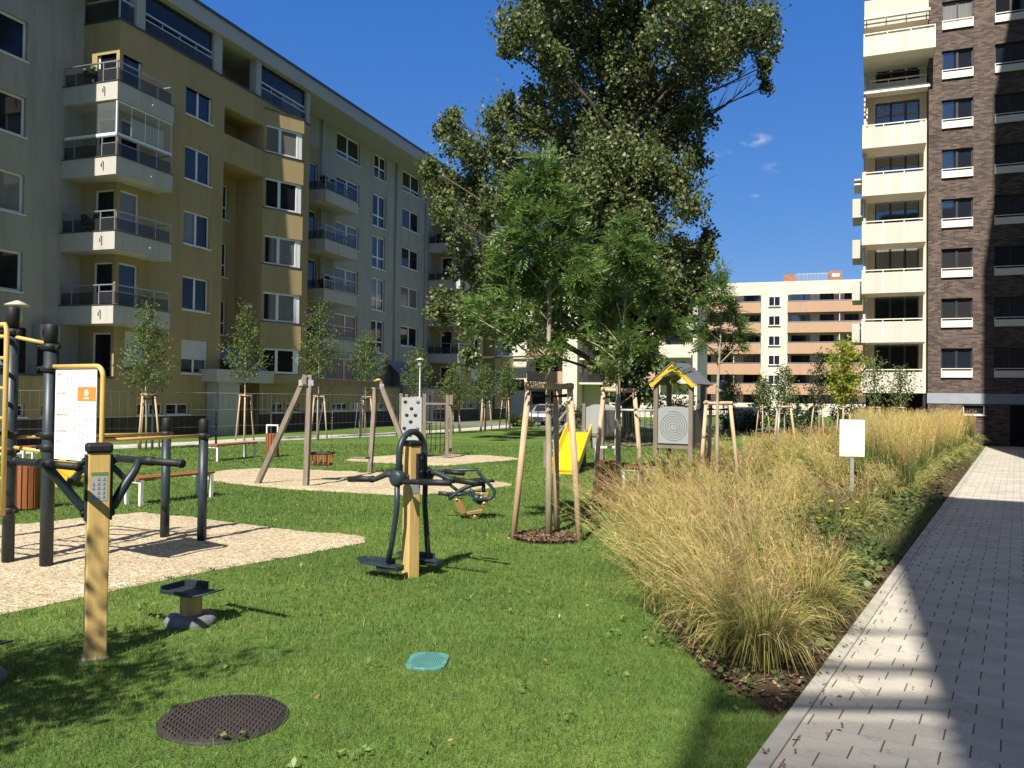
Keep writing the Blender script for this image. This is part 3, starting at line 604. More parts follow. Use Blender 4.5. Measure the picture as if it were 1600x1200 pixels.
o = r.build('terrace_railing', perf_rim, BB); q = MB(); q.box(-4.75, -2.35, .6, .61, 16.32, 16.8); q.build('perforated_panel', perf_m, o)
for z, yf in ((15.95, -.75), (19.35, -.8)):    # slatted sun canopies above the top balconies
    s = MB(); s.box(-5.0, -2.3, -.1, .9, z+.30, z+.36)
    for i in range(4): x = -4.9+i*.83; s.bar((x, yf, z), (x, .9, z+.42), .05, .09)
    s.box(-5.0, -2.3, yf-.05, yf, z-.06, z+.04)
    for i in range(5): y = yf+.16*i+.1; s.box(-5.0, -2.3, y, y+.05, z+.05+.06*i, z+.07+.06*i)
    s.build('sun_canopy', perf_rim, BB)
for x in (XA+.12,):
    s = MB()
    for z in (2.3, 4.57, 6.8, 9.02, 11.25, 13.42): s.tube([(x, .15, z+1.1), (x, .12, z+2.1)], .05, 8); s.sph((x, .12, z+2.0), .075, 5)
    s.build('screen_rollers', perf_rim, BB)
for z in (4.9, 7.05, 9.2, 11.3):           # balconies on the far side face
    b = MB(); b.box(-5.5, -5.02, 4.2, 6.4, z, z+.1); b.box(-5.52, -5.5, 4.15, 6.4, z, z+.95); b.box(-5.5, -5.02, 4.15, 4.17, z, z+.95); b.build('side_balcony', perf_m, BB)
b = MB(); b.box(-5.45, -5.0, 4.3, 6.3, 13.0, 13.08); b.box(-5.45, -5.0, 4.3, 6.3, 13.25, 13.31); b.build('side_canopy', perf_rim, BB)
b = MB(); b.box(1.2, 1.22, .0, .05, 0, .1)
s = MB(); s.box(.9, 2.2, -.02, .02, 0, 1.8); s.build('entrance_door', pane_dark, BB)
an = MB(); an.tube([(-4.1, 3, 20.4), (-4.1, 3, 22.2)], .02, 5); an.build('aerial', steel, BB)
# the wing of the same block that runs forward beside the path, just outside the photograph
wg = MB(); Binv = (Matrix.Translation((BP.x, BP.y, 0)) @ Matrix.Rotation(math.pi/2-BA, 4, 'Z')).inverted()
def wpoly(pts): return [tuple((Binv @ Vector((x, y, 0))).xy) for x, y in pts]
wg.prism(wpoly([(14.35,20.6),(24,14.6),(31,27),(26,36),(22.9,35.3)]), 0, 26.5)
wg.prism(wpoly([(15.1,21.4),(24,15.4),(30.5,27),(25.8,35.5),(23.5,34.6)]), 26.5, 33)
wg.build('side_wing', brick_m, BB)

# ------------------------------------------------------------------ tall block behind the photographer (its shadow lies over the path)
def sh_back(pt, Y):   # point at plane Y whose sun shadow falls on ground point pt
    t = (pt.y-Y)/math.cos(R(SUN_AZ)); return Vector((pt.x-t*math.sin(R(SUN_AZ)), Y, t*math.tan(R(SUN_EL))))
C0 = Vector((-2.03, -6.55, 0)); C1 = Vector((1.87, .15, 0)); cdir = (C1-C0).normalized(); cn = Vector((cdir.y, -cdir.x, 0))
CB = thing('apartment_block', 'tall brick block close beside the viewer, its shadow lying on the paved path', 'building', C0, 0)
cb = MB(); cb.prism([tuple((v-C0).xy) for v in (C0, C1, C1+cn*15, C0+cn*15)], 0, 19.2); cb.build('brick_wall', brick_m, CB)
cb = MB(); cb.prism([tuple((v-C0).xy) for v in (C0-cn*.1-cdir*.1, C1-cn*.1+cdir*.1, C1+cn*15, C0+cn*15)], 19.2, 19.35); cb.build('roof_edge', gutter_m, CB)
fn = MB()
for py, ww in ((986, .05), (1038, .06), (1048, .05), (1086, .06), (1098, .06), (1108, .05), (1130, .06), (1150, .06), (1172, .07), (1196, .08)):
    q = sh_back(gp(1290, py), -6.8)-C0; fn.box(-1.55, -.02, -.3-ww/2, -.3+ww/2, q.z-.03, q.z+.03)
for x in (-1.5, -.08): fn.box(x-.03, x+.03, -.34, -.26, 0, sh_back(gp(1290, 980), -6.8).z)
fn.build('shadow_fins', concrete, CB)  # unseen fins and uprights added to cast the soft shadow bands on the path

# ------------------------------------------------------------------ far cream buildings
CP = at(1200, 640, 105); CC = thing('apartment_house', 'cream apartment house with long peach balconies in the far background', 'building', (CP.x, CP.y, 0), math.pi/2-R(108))
c = MB(); c.box(-16, 22, 0, .1, 15.66, 17.0); c.box(-.92, 2.3, 0, 1.6, 0, 15.66); c.box(-16, 22, 1.6, 12, 0, 16.9)
c.box(-16, 22, -.05, 1.5, 0, 1.6); c.box(-13.4, -12.6, -.2, 1.5, 0, 15.66)
c.build('wall', cream_far, CC)
c = MB(); c.box(-12.55, -.95, 1.45, 1.58, 1.6, 15.6); c.box(2.32, 22, 1.45, 1.58, 1.6, 15.6); c.build('recess_wall', M('grey_recess', (.62,.57,.51), .9, .05), CC)
for z0, z1 in ((13.05, 14.4), (10.5, 11.78), (7.85, 9.2), (5.22, 6.6), (2.7, 4.0)):
    for x0, x1 in ((-12.0, -.95), (2.25, 22)):
        s = MB(); s.box(x0, x1, -.22, -.1, z0, z1); s.box(x0, x1, -.08, 1.4, z0, z0+.2); o = s.build('balcony', peach_st, CC)
        s = MB(); s.box(x0, x1, -.24, -.06, z1+.05, z1+.13); s.build('balcony_rail', rail_m, o)
    s = MB(); s.box(-15.9, -13.45, -.5, -.4, z0, z1); s.box(-15.9, -13.45, -.4, 1.5, z0, z0+.2); s.build('side_balcony', cream_far, CC)
    for x in (-9.5, -4.3, 8.35, 15): s = MB(); s.box(x, x+.1, 0, 1.4, z0, z0+2.6); s.build('partition', cream_far, CC)
for z in (14.2, 11.55, 8.95, 6.4, 3.9, 1.75):
    for x0, x1 in ((-11.6,-9.9), (-8.8,-7.2), (-6.4,-4.6), (-3.1,-1.15), (2.75,5.0), (6.15,7.8), (9.05,10.7), (12,14)):
        s = MB(); s.box(x0, x1, 1.38, 1.44, z-.25, z+1.25); s.box(x0, x1, 1.3, 1.44, z+1.25, z+1.3); s.build('window', pane_sky if z > 10 else rnd.choice([pane_dark, pane_cur, pane_dark]), CC)
        s = MB(); s.box((x0+x1*2)/3-.06, (x0+x1*2)/3+.06, 1.32, 1.37, z-.25, z+1.25); s.build('window_frame', dark_fr, CC)
for z in (13.9, 11.45, 8.9, 6.45, 3.95): window(CC, 0, 1.38, z, z+1.22, -.14, 2, True, white_fr, pane_dark, fw=.05)
tcl = M('terracotta_cladding', (.34,.145,.075), .6)
for q in ((1.8, 3.3, 1, 3, 17, 18.0), (7.2, 8.7, 1, 3, 17, 18.3)): s = MB(); s.box(*q); s.build('roof_box', tcl, CC)
s = MB(); s.box(3.3, 7.2, 1.2, 1.25, 18.0, 18.1)
for i in range(24): s.box(3.35+i*.162, 3.40+i*.162, 1.2, 1.24, 17, 18.0)
s.build('roof_railing', steel, CC)
s = MB(); s.box(7.55, 8.4, .95, 1.0, 17.55, 17.95); s.build('roof_panel', white_fr, CC)

DP = at(880, 640, 88); DD = thing('apartment_house', 'cream and peach apartment house half hidden behind the big poplar', 'building', (DP.x, DP.y, 0), math.pi/2-R(109.2))
c = MB(); c.box(-.1, 1.5, -.1, 3, 0, 16.4); c.box(-6.5, -4.1, 0, 2, 0, 2.6); c.box(-4.1, -.1, .0, 2, 0, 1.2); c.box(-6.5, 1.5, 2.0, 12, 0, 16.4); c.box(10.2, 14, -.4, 9, 0, 16); c.box(1.5, 10.2, 3, 12, 0, 16.2)
for z in (5.9, 8.5, 11.1): c.box(-6.5, -4.15, -.05, .05, z-1.6, z-.1) if z > 8 else c.box(-6.5, -4.15, -.05, .05, z-1.9, z-.1)
c.build('wall', cream_far, DD)
for z0, z1 in ((3.5, 4.75), (6.1, 7.4), (8.8, 10.0), (11.4, 12.6)):
    s = MB(); s.box(-4.1, -.15, -.02, .08, z0, z1); s.box(-4.1, -.15, .08, 2, z0, z0+.2); s.build('balcony', peach_st, DD)
    s = MB(); s.box(1.55, 4.2, .6, 3, z0-.1, z0+.1); o = s.build('balcony', cream_far, DD)
    s = MB(); s.box(1.55, 4.2, .62, .66, z0+.1, z1-.1); s.build('railing_panel', rail_glass, o)
    s = MB(); s.box(4.25, 9.5, 1.2, 1.4, z0, z1); s.build('parapet', peach_st, DD)
    s = MB(); s.box(10.3, 13.5, -1.4, -1.3, z0, z1); s.box(10.3, 13.5, -1.3, -.4, z0, z0+.15); s.build('balcony', cream_far, DD)
    for x0, x1 in ((-3.7,-1.2), (1.9,3.6), (5,7), (7.6,9.6)): s = MB(); y = 1.9 if x0 < 0 else 2.92; s.box(x0, x1, y, y+.09, z0+.3, z0+2.3); s.build('window', rnd.choice([pane_dark, pane_blue]), DD)
    s = MB(); s.box(10.8, 12.8, -.45, -.38, z0+.2, z0+2.2); s.build('window', pane_blue, DD)
s = MB(); s.box(-6.2, -4.4, -.03, 0, 2.7, 3.9); s.box(-3.8, -.6, -.03, 0, 1.3, 2.6); s.build('window', pane_dark, DD)

# ------------------------------------------------------------------ fitness equipment
def V2(v, z=0): return (v.x, v.y, z)
def rot(name_rz): return Matrix.Rotation(name_rz, 4, 'Z')
# pull-up rig with ladder and parallel bars
PA_, PBp, PCp, PD = gp(12, 880), gp(72, 887), gp(257, 843), gp(315, 849)
PZ = Vector((-6.75, 9.55, 0))
rig = thing('pull_up_rig', 'dark pole exercise rig with yellow ladder and long parallel bars on the gravel', 'exercise rig', PBp)
def rel(v, z): return (v.x-PBp.x, v.y-PBp.y, z)
def rig_pole(p, h, collars, r=.056):
    s = MB(); s.lathe([(r, -.05), (r, h-.26)], 20, rel(p, 0)); o = s.build('pole', anth, rig)
    c = MB(); c.lathe([(r+.002, h-.26), (r+.002, h-.03), (r-.012, h-.005), (.012, h)], 20, rel(p, 0)); c.build('pole_cap', black_rub, o)
    for z in collars:
        c = MB(); c.lathe([(r+.004, -.035), (r+.017, -.03), (r+.017, .03), (r+.004, .035)], 20, rel(p, z)); x, y, _ = rel(p, z)
        c.box(x-r-.045, x+r+.045, y-.045, y-.0, z-.022, z+.022)
        for sx in (-1, 1): c.tube([(x+sx*(r+.032), y-.06, z), (x+sx*(r+.032), y-.045, z)], .012, 8)
        c.build('collar', black_rub, o)
rig_pole(PA_, 2.78, (2.50, 1.40, 1.22, .57), .062); rig_pole(PBp, 2.58, (2.33, 2.10, 1.40, 1.27, 1.12), .066)
rig_pole(PCp, 1.55, (1.34,)); rig_pole(PD, 1.55, (1.335,)); rig_pole(PZ, 2.7, (2.5, .57))
def rig_bar(name, pts, r=.021, mat=None): s = MB(); s.tube(pts, r, 12); return s.build(name, mat or yel_steel, rig)
d_ = (PBp-PA_).normalized(); dz = (PA_-PZ).normalized()
rig_bar('pull_up_bar', [rel(PZ+dz*.06, 2.5), rel(PA_-dz*.06, 2.45), rel(PA_+d_*.07, 2.44), rel(PBp-d_*.07, 2.37)])
rig_bar('parallel_bar', [rel(PBp+(PD-PBp).normalized()*.07, 1.315), rel(PD-(PD-PBp).normalized()*.07, 1.335)])
rig_bar('parallel_bar', [rel(PA_+(PCp-PA_).normalized()*.07, 1.36), rel(PCp-(PCp-PA_).normalized()*.07, 1.34)])
rig_bar('low_bar', [rel(PA_+d_*.07, 1.25), rel(PBp-d_*.07, 1.22)])
ld = MB(); a = at(11, 508, 8.72); a2 = Vector((-6.15, 9.02, 0))
q0 = Vector((a.x, a.y, 0))
ld.tube([rel(q0, .55), rel(q0, 2.50), rel(q0+Vector((-.03,.02,0)), 2.56), rel(a2+Vector((.03,-.02,0)), 2.56), rel(a2, 2.50), rel(a2, .55)], .026, 12); o = ld.build('ladder_rail', yel_steel, rig)
for i in range(6):
    s = MB(); s.tube([rel(q0, .62+i*.317), rel(a2, .62+i*.317)], .02, 10); s.build('ladder_rung', yel_steel, o)

# exercise board bolted beside the rig
sg = thing('exercise_board', 'white exercise instruction board in a rounded yellow tube frame', 'sign', PBp, RZ)
fr = [(.07, 2.12)]+[(.82+.11*math.sin(t), 2.01+.11*math.cos(t)) for t in np.linspace(0, math.pi/2, 6)]+[(.93-.11*(1-math.cos(t)), 1.225-.11*math.sin(t)) for t in np.linspace(0, math.pi/2, 6)]+[(.07, 1.115)]
s = MB(); s.tube([(x, 0, z) for x, z in fr], .025, 12); s.build('frame', yel_steel, sg)
s = MB(); s.box(.12, .84, -.012, .0, 1.155, 2.085); s.build('board', sign_w, sg, .003)
h = MB(); t = MB(); yy = -.0135
def mark(mb, x0, x1, z0, z1): mb.box(x0, x1, yy-.0006, yy, z0, z1)
def letters(mb, x, z, n, hgt, wd):
    for i in range(n):
        x0 = x+i*wd*1.35; k = rnd.random()
        mark(mb, x0, x0+wd*.3, z, z+hgt)
        if k < .7: mark(mb, x0+wd*.3, x0+wd, z+hgt*.75, z+hgt)
        if k > .3: mark(mb, x0+wd*.3, x0+wd, z, z+hgt*.25)
        if .2 < k < .8: mark(mb, x0+wd*.7, x0+wd, z+hgt*.25, z+hgt*.75)
def figure(mb, x, z, s_):
    mark(mb, x-s_*.1, x+s_*.1, z+s_*.78, z+s_); mark(mb, x-s_*.05, x+s_*.05, z+s_*.35, z+s_*.76)
    a_ = rnd.choice([.3, .5, .68]); mark(mb, x-s_*.3, x+s_*.3, z+s_*a_, z+s_*(a_+.07)); mark(mb, x-s_*.16, x-s_*.08, z, z+s_*.35); mark(mb, x+s_*.08, x+s_*(.16+.1*rnd.random()), z, z+s_*.35)
for z, n in ((2.03, 5), (1.835, 11), (1.61, 12), (1.44, 11), (1.335, 5)): h = MB(); letters(h, .155, z, n, .019, .0115); h.build('orange_heading', orange_m, sg)
for z, n, x_ in ((1.975, 9, .16), (1.92, 9, .16), (1.875, 5, .17), (1.795, 4, .16), (1.745, 5, .16), (1.70, 9, .16), (1.655, 8, .17), (1.56, 9, .16), (1.515, 8, .17), (1.475, 6, .16), (1.40, 9, .17), (1.365, 7, .17), (1.29, 8, .16), (1.245, 6, .16), (1.2, 9, .16)):
    for i in range(n): figure(t, x_+.035+i*.072, z, .032)
t.build('exercise_figures', M('pale_print', (.13,.135,.15), .5, 0), sg)
s = MB(); mark(s, .52, .835, 1.765, 1.91); lg = s.build('orange_field', orange_m, sg)
s = MB(); s.T = Matrix.Translation((.675, -.0145, 1.85)) @ Matrix.Rotation(R(90), 4, 'X'); n = 20
for k in range(n):
    a0, a1 = 2*math.pi*k/n, 2*math.pi*(k+1)/n
    s.quad((.034*math.cos(a0), .034*math.sin(a0), 0), (.034*math.cos(a1), .034*math.sin(a1), 0), (.024*math.cos(a1), .024*math.sin(a1), 0), (.024*math.cos(a0), .024*math.sin(a0), 0))
s.T = Matrix.Identity(4); s.box(.660, .69, -.0148, -.0143, 1.84, 1.86); s.box(.632, .64, -.0148, -.0143, 1.787, 1.805)
letters_x = s
for i in range(4): s.box(.648+i*.018, .660+i*.018, -.0148, -.0143, 1.787, 1.803)
s.build('emblem', sign_w, lg)

# yellow timber post with two dip handles
P0 = gp(140, 1032)+Vector((0, .07, 0))
dp = thing('dip_station', 'square yellow post with black cap and two bent dip handles in the lawn', 'exercise post', P0, RZ)
TP = Matrix.Rotation(R(63), 4, 'Z')
s = MB(); s.T = TP; s.box(-.07, .07, -.07, .07, -.05, 1.44); s.build('post', post_wood, dp, .008)
s = MB(); s.T = TP; s.box(-.085, .085, -.085, .085, 1.43, 1.50); s.build('post_cap', black_rub, dp, .02)
s = MB(); s.T = TP; s.box(-.082, .082, -.082, .082, 0, .012); s.build('base_plate', balc_st, dp)
for sgn, y1, x1 in ((-1, -.29, -.14), (1, .29, .14)):
    # plate on the side face, arm rising outwards, cross handle at the end
    s = MB(); s.T = TP; s.box(min(sgn*.072, sgn*.088), max(sgn*.072, sgn*.088), -.05, .05, .96, 1.42); pl = s.build('mounting_plate', anth, dp, .004)
    for z in (1.01, 1.37): q = MB(); q.T = TP @ Matrix.Translation((sgn*.088, 0, z)) @ Matrix.Rotation(sgn*R(90), 4, 'Y'); q.lathe([(.03,0),(.028,.014),(.012,.022)], 12); q.build('bolt', black_rub, pl)
    o_ = TP @ Vector((sgn*.09, 0, 0)); a = MB()
    if sgn < 0: a.bar((o_.x, o_.y, 1.04), (x1*.9, y1, 1.345), .045, .06); a.bar((o_.x, o_.y, 1.33), (o_.x*.5+x1*.45, o_.y*.5+y1*.5, 1.2), .04, .04)
    else: a.tube([(o_.x, o_.y, 1.04), (o_.x*.7+x1*.2, o_.y*.6+y1*.35, 1.17), (o_.x*.3+x1*.6, y1*.75, 1.30), (x1-.1, y1, 1.36)], [.034, .034, .03, .027], 10); a.bar((o_.x, o_.y, 1.33), (o_.x*.6+x1*.3, o_.y*.5+y1*.5, 1.21), .04, .04)
    a.build('arm', anth, dp, .006)
    g_ = MB(); g_.tube([(x1-.37, y1, 1.362), (x1+.37, y1, 1.362)], .0265, 12)
    for e in (-.37, .37): g_.tube([(x1+e*.97, y1, 1.362), (x1+e*1.03, y1, 1.362)], .031, 12)
    g_.tube([(x1-.06, y1, 1.362), (x1+.06, y1, 1.362)], .033, 12); g_.build('handle', black_rub, dp)
s = MB(); s.T = TP; s.box(-.052, .052, -.0725, -.0705, 1.10, 1.30); pl = s.build('instruction_plate', M('plate_grey', (.36,.37,.37), .4, .05), dp)
s = MB(); s.T = TP; s.box(-.052, .052, -.0735, -.0727, 1.275, 1.30); s.build('green_stripe', M('green_print', (.13,.22,.06), .5, 0), pl)
s = MB(); s.T = TP
for i in range(5):
    for j in range(3):
        if rnd.random() < .75:
            x = -.035+j*.033; z = 1.115+i*.031; s.box(x-.009, x+.009, -.0735, -.0727, z, z+.006); s.box(x-.004, x+.004, -.0735, -.0727, z+.006, z+.02)
s.build('pictograms', ink_d, pl)

# balance step (and a second one cut by the picture's left edge)
def balance_step(loc, label):
    t = thing('balance_step', label, 'exercise step', loc, RZ+R(8), 'balance steps in the lawn')
    s = MB(); s.lathe([(.20, -.05), (.205, .03), (.18, .065), (.12, .075), (.02, .075)], 28); s.build('concrete_foot', concrete, t)
    s = MB(); s.prism([(.092*math.cos(a), .092*math.sin(a)) for a in np.linspace(R(22.5), R(382.5), 9)[:-1]], .06, .235); s.build('pillar', post_wood, t, .004)
    s = MB(); s.box(-.19, .15, -.13, .13, .24, .256)
    s.box(-.205, -.19, -.13, .13, .242, .305); s.box(-.19, .06, .118, .132, .257, .315); s.box(-.19, .08, -.134, -.12, .257, .275)
    s.add([(.15,-.12,.243),(.15,.13,.243),(.235,.12,.262),(.225,-.05,.262),(.15,-.12,.256),(.15,.13,.256),(.235,.12,.274),(.225,-.05,.274)], [(3,2,1,0),(4,5,6,7),(0,1,5,4),(1,2,6,5),(2,3,7,6),(3,0,4,7)])
    s.tube([(0,0,.225),(0,0,.243)], .1, 14); s.build('foot_plate', anth, t, .005); return t
balance_step(gp(298, 973), 'low balance step on a short yellow pillar standing fully in view')
balance_step(gp(-47, 1068), 'low balance step mostly cut off by the left picture edge')

# cross-walker
P1 = gp(640, 903)+Vector((0, .06, 0))
tr = thing('cross_walker', 'yellow post cross-walker with blue-black hoop, swinging legs and foot plates', 'exercise machine', P1, RZ)
TQ = Matrix.Rotation(R(72), 4, 'Z')
s = MB(); s.T = TQ; s.box(-.065, .065, -.065, .065, -.05, 1.35); s.build('post', post_wood, tr, .007)
s = MB(); s.T = TQ; s.box(-.08, .08, -.08, .08, 1.345, 1.40); s.build('post_cap', black_rub, tr, .018)
s = MB(); s.T = TQ; s.box(-.05, .05, -.0675, -.0655, .86, 1.02); s.build('instruction_plate', M('plate_grey_dark', (.30,.31,.31), .4, .05), tr)
s = MB(); s.tube([(0,-.26,1.03),(0,.26,1.03)], .036, 12); s.build('axle', anth, tr)
s = MB(); s.box(.086, .12, -.045, .045, .98, 1.27)
for z in (1.22, 1.08): s.tube([(.12, 0, z), (.138, 0, z)], .022, 10)
s.build('bracket', black_rub, tr, .004)
hp = [(0, -.21, 1.03), (0, -.21, 1.22)]+[(0, -.21*math.cos(t), 1.27+.22*math.sin(t)) for t in np.linspace(.12, math.pi-.12, 12)]+[(0, .21, 1.22), (0, .21, 1.03)]
s = MB(); s.tube(hp, .033, 12); s.build('hoop', anth, tr)
for sy, sw, hx in ((-1, -.10, -1), (1, .05, 1)):
    y = sy*.235
    s = MB(); s.T = Matrix.Translation((0, y, 1.03)) @ Matrix.Rotation(R(90), 4, 'X'); s.lathe([(.02,-.05),(.078,-.045),(.082,-.02),(.082,.03),(.06,.05),(.01,.055)], 20); hb = s.build('hub', anth, tr)
    s = MB(); s.tube([(0, y, 1.0), (sw*.1-.01*hx, y, .72), (sw*.5, y, .42), (sw, y, .17)], .029, 12); lgx = s.build('swing_leg', anth, tr)
    q = MB(); X = sw-.07*1; q.box(X-.24, X+.21, y-.075, y+.085, .135, .152)
    q.prism([(X-.24, .145), (X-.31, .185), (X-.30, .195), (X-.23, .155)], y-.075, y+.085, 'xz'); q.box(X-.24, X+.1, y+.07, y+.085, .15, .20); q.box(X+.10, X+.22, y-.06, y+.07, .10, .14); q.box(X-.05, X+.10, y-.05, y+.05, .085, .135)
    q.build('foot_plate', anth, lgx, .006)
    q = MB(); q.tube([(0, y, 1.06), (.14*hx, y, 1.06), (.30*hx, y+.02, 1.0), (.5*hx, y+.02, .985), (.62*hx, y+.02, .98)], [.034, .031, .027, .026, .026], 10); ar = q.build('handle_arm', anth, tr)
    q = MB(); q.tube([(.34*hx, y+.02, .998), (.66*hx, y+.02, .978)], .031, 12); q.tube([(.33*hx, y+.02, .998), (.36*hx, y+.02, .996)], .037, 12); q.build('grip', black_rub, ar)
q = MB(); q.tube([(.10, -.20, 1.0), (.13, -.29, 1.005), (.30, -.30, 1.015), (.70, -.30, 1.03)], .026, 12); q.tube([(.34, -.30, 1.016), (.68, -.30, 1.03)], .031, 12); q.build('front_handle', black_rub, tr)
q = MB(); q.tube([(.2,.3,1.07),(.42,.34,1.06)], .024, 10); q.build('rear_handle', black_rub, tr)

# rowing rider behind the cross-walker
PR = gp(742, 811)
rd = thing('rider_machine', 'bronze and black rider machine with curved handlebars in front of the gravel', 'exercise machine', PR, R(-4))
K = .00975
def rp(px, py, y=0): return ((px-742)*K, y, (811-py)*K)
s = MB(); s.tube([rp(742,812), rp(742,803)], .045, 10); s.build('foot', copper, rd)
s = MB()
for y0, y1 in ((-.07, -.045), (.045, .07)):
    s.prism([rp(*p)[::2] for p in ((709,779),(720,780),(729,801),(722,804),(713,793))], y0, y1, 'xz')
    s.prism([rp(*p)[::2] for p in ((752,792),(761,790.5),(763,769),(743,768),(743,772),(756,773))], y0, y1, 'xz')
s.prism([rp(*p)[::2] for p in ((729,800),(754,794),(756,796.5),(753,801),(730,804.5))], -.06, .06, 'xz')
s.build('base_bracket', copper, rd, .008)
s = MB(); s.tube([rp(700,780), rp(706,776), rp(717,768), rp(727,762), rp(736,758.5), rp(745,756.5), rp(757,755.5)], .034, 12); s.build('main_beam', anth, rd)
s = MB(); s.tube([rp(705,774), rp(716,773), rp(728,771)], .03, 10); s.tube([rp(684,771.5), rp(706,773.5)], .032, 10); s.build('foot_rest', anth, rd)
s = MB(); s.sph((rp(746,752)[0], 0, rp(746,752)[2]), .13, 8, (1.2,.9,.38)); s.tube([rp(733,751.5,.02), rp(742,752)], .022, 8); s.tube([rp(752,751), rp(772,751)], .024, 8); s.build('saddle', black_rub, rd)
s = MB(); s.tube([rp(755,757), rp(755,768)], .028, 10); s.build('seat_post', black_rub, rd)
s = MB(); s.tube([rp(714,769,.08), rp(706,763,.08), rp(697,756,.08), rp(689,747,.08), rp(683,740,.08), rp(683,738,.02), rp(690,736,-.05), rp(745,733,-.08), rp(750,740,-.08), rp(757,748.5,-.08), rp(766,757,-.08), rp(773,766,-.08), rp(772,774,-.08), rp(766,778,-.08), rp(748,779,-.08)], .026, 12); s.build('handlebar', anth, rd)
s = MB(); s.bar(rp(725,771), rp(737,774), .05, .05); s.tube([rp(733,766), rp(738,768), rp(741,777), rp(748,785), rp(757,786)], .034, 10); s.tube([rp(745,778,-.06), rp(745,778,.06)], .06, 12); s.build('linkage', anth, rd)
s = MB()
for p in ((714,780.5),(753,770.5),(757,785),(752,777)): s.tube([rp(p[0],p[1],-.085), rp(p[0],p[1],-.07)], .02, 8)
s.build('bolt', steel, rd)

# sit-up board half hidden behind the rig
q = gp(98, 760); su = thing('sit_up_board', 'sloping yellow sit-up board partly hidden behind the exercise rig', 'exercise bench', q, RZ+R(6))
s = MB(); s.add([(-.40,-.16,.55),(.42,-.16,.20),(.42,.2,.20),(-.40,.2,.55),(-.40,-.16,.58),(.42,-.16,.23),(.42,.2,.23),(-.40,.2,.58)], [(3,2,1,0),(4,5,6,7),(0,1,5,4),(1,2,6,5),(2,3,7,6),(3,0,4,7)]); s.build('board', yellow_p, su)
s = MB(); s.prism([(-.34,.0),(.20,.0),(.34,.22),(-.34,.51)], -.14, -.12, 'xz'); s.prism([(-.34,.0),(.20,.0),(.34,.22),(-.34,.51)], .16, .18, 'xz'); s.build('side_panel', M('ochre_panel', (.62,.36,.03), .45, .1), su)

# ------------------------------------------------------------------ swing
f1, f2, f3, f4 = gp(402,757), gp(478,762), gp(578,738), gp(650,741)
TLs = Vector((-4.2, 16.95, 2.15)); TRs = Vector((-3.32, 20.55, 2.14))
sw = thing('swing_frame', 'grey-brown timber swing frame with four legs over the gravel pit', 'swing', f2)
def sr(v): return tuple(Vector(v)-f2)
for f, t in ((f1, TLs), (f2, TLs), (f3, TRs), (f4, TRs)):
    off = Vector((.07 if f in (f2, f3) else -.06, 0, 0)) if f in (f1, f2) else Vector((-.06 if f == f3 else .07, 0, 0))
    d = (t+off-f).normalized(); s = MB(); s.bar(sr(f-d*.05), sr(t+off+d*.12), .105, .095, up=(.3,1,0)); s.build('leg', grey_wood, sw, .006)
s = MB(); d = (TRs-TLs).normalized(); s.bar(sr(TLs-d*.12), sr(TRs+d*.12), .1, .15); s.build('top_beam', grey_wood, sw, .006)
for t in (TLs, TRs): s = MB(); s.bar(sr(t+Vector((-.15,-.06,-.04))), sr(t+Vector((.15,-.06,-.04))), .012, .12, up=(0,0,1)); s.build('bracket', steel, sw)
s = MB(); p = sr(TRs+Vector((0,0,.1))); s.lathe([(.07,0),(.07,.03),(.02,.05)], 12, p); s.build('end_cap', yellow_p, sw)
def chain(mb, a, b):
    a = Vector(a); b = Vector(b); n = int((b-a).length/.06); mb.tube([a, b], .006, 5)
    for i in range(n):
        c = a.lerp(b, (i+.5)/n); mb.sph(c, .011, 3)
def beam_pt(u): return TLs.lerp(TRs, u)
b = beam_pt(.27); bs = Vector((at(504, 718, b.y).x, b.y, .37)); bk = thing('baby_swing', 'black and orange bucket seat hanging from the swing beam', 'swing seat', bs)
s = MB()
for sx in (-1, 1): chain(s, (sx*.19, .0, .24), tuple(b+Vector((sx*.02+.02, sx*.22, -.08))-bs))
s.build('chain', chain_m, bk)
s = MB(); s.box(-.2, .2, -.15, .15, -.02, .03); s.tube([(-.22,-.17,.24),(.22,-.17,.24),(.22,.17,.24),(-.22,.17,.24),(-.22,-.17,.24)], .028, 8); s.build('seat', black_rub, bk, .01)
for x in (-.19, -.07, .07, .19):
    for y in (-.16, .16): s = MB(); s.bar((x, y, .24), (x*.85, y*.9, .0), .05, .02); s.build('strap', red_m, bk)
b = beam_pt(.72); fs = Vector((at(563, 722, b.y).x, b.y, .40)); fsw = thing('flat_swing', 'flat dark swing seat on chains beside the right swing legs', 'swing seat', fs)
s = MB()
for sx in (-1, 1): chain(s, (sx*.19, 0, .02), tuple(b+Vector((.02*sx+.02, sx*.2, -.08))-fs))
s.build('chain', chain_m, fsw); s = MB(); s.box(-.22, .22, -.09, .09, -.025, .015); s.build('seat', grey_wood, fsw, .01)

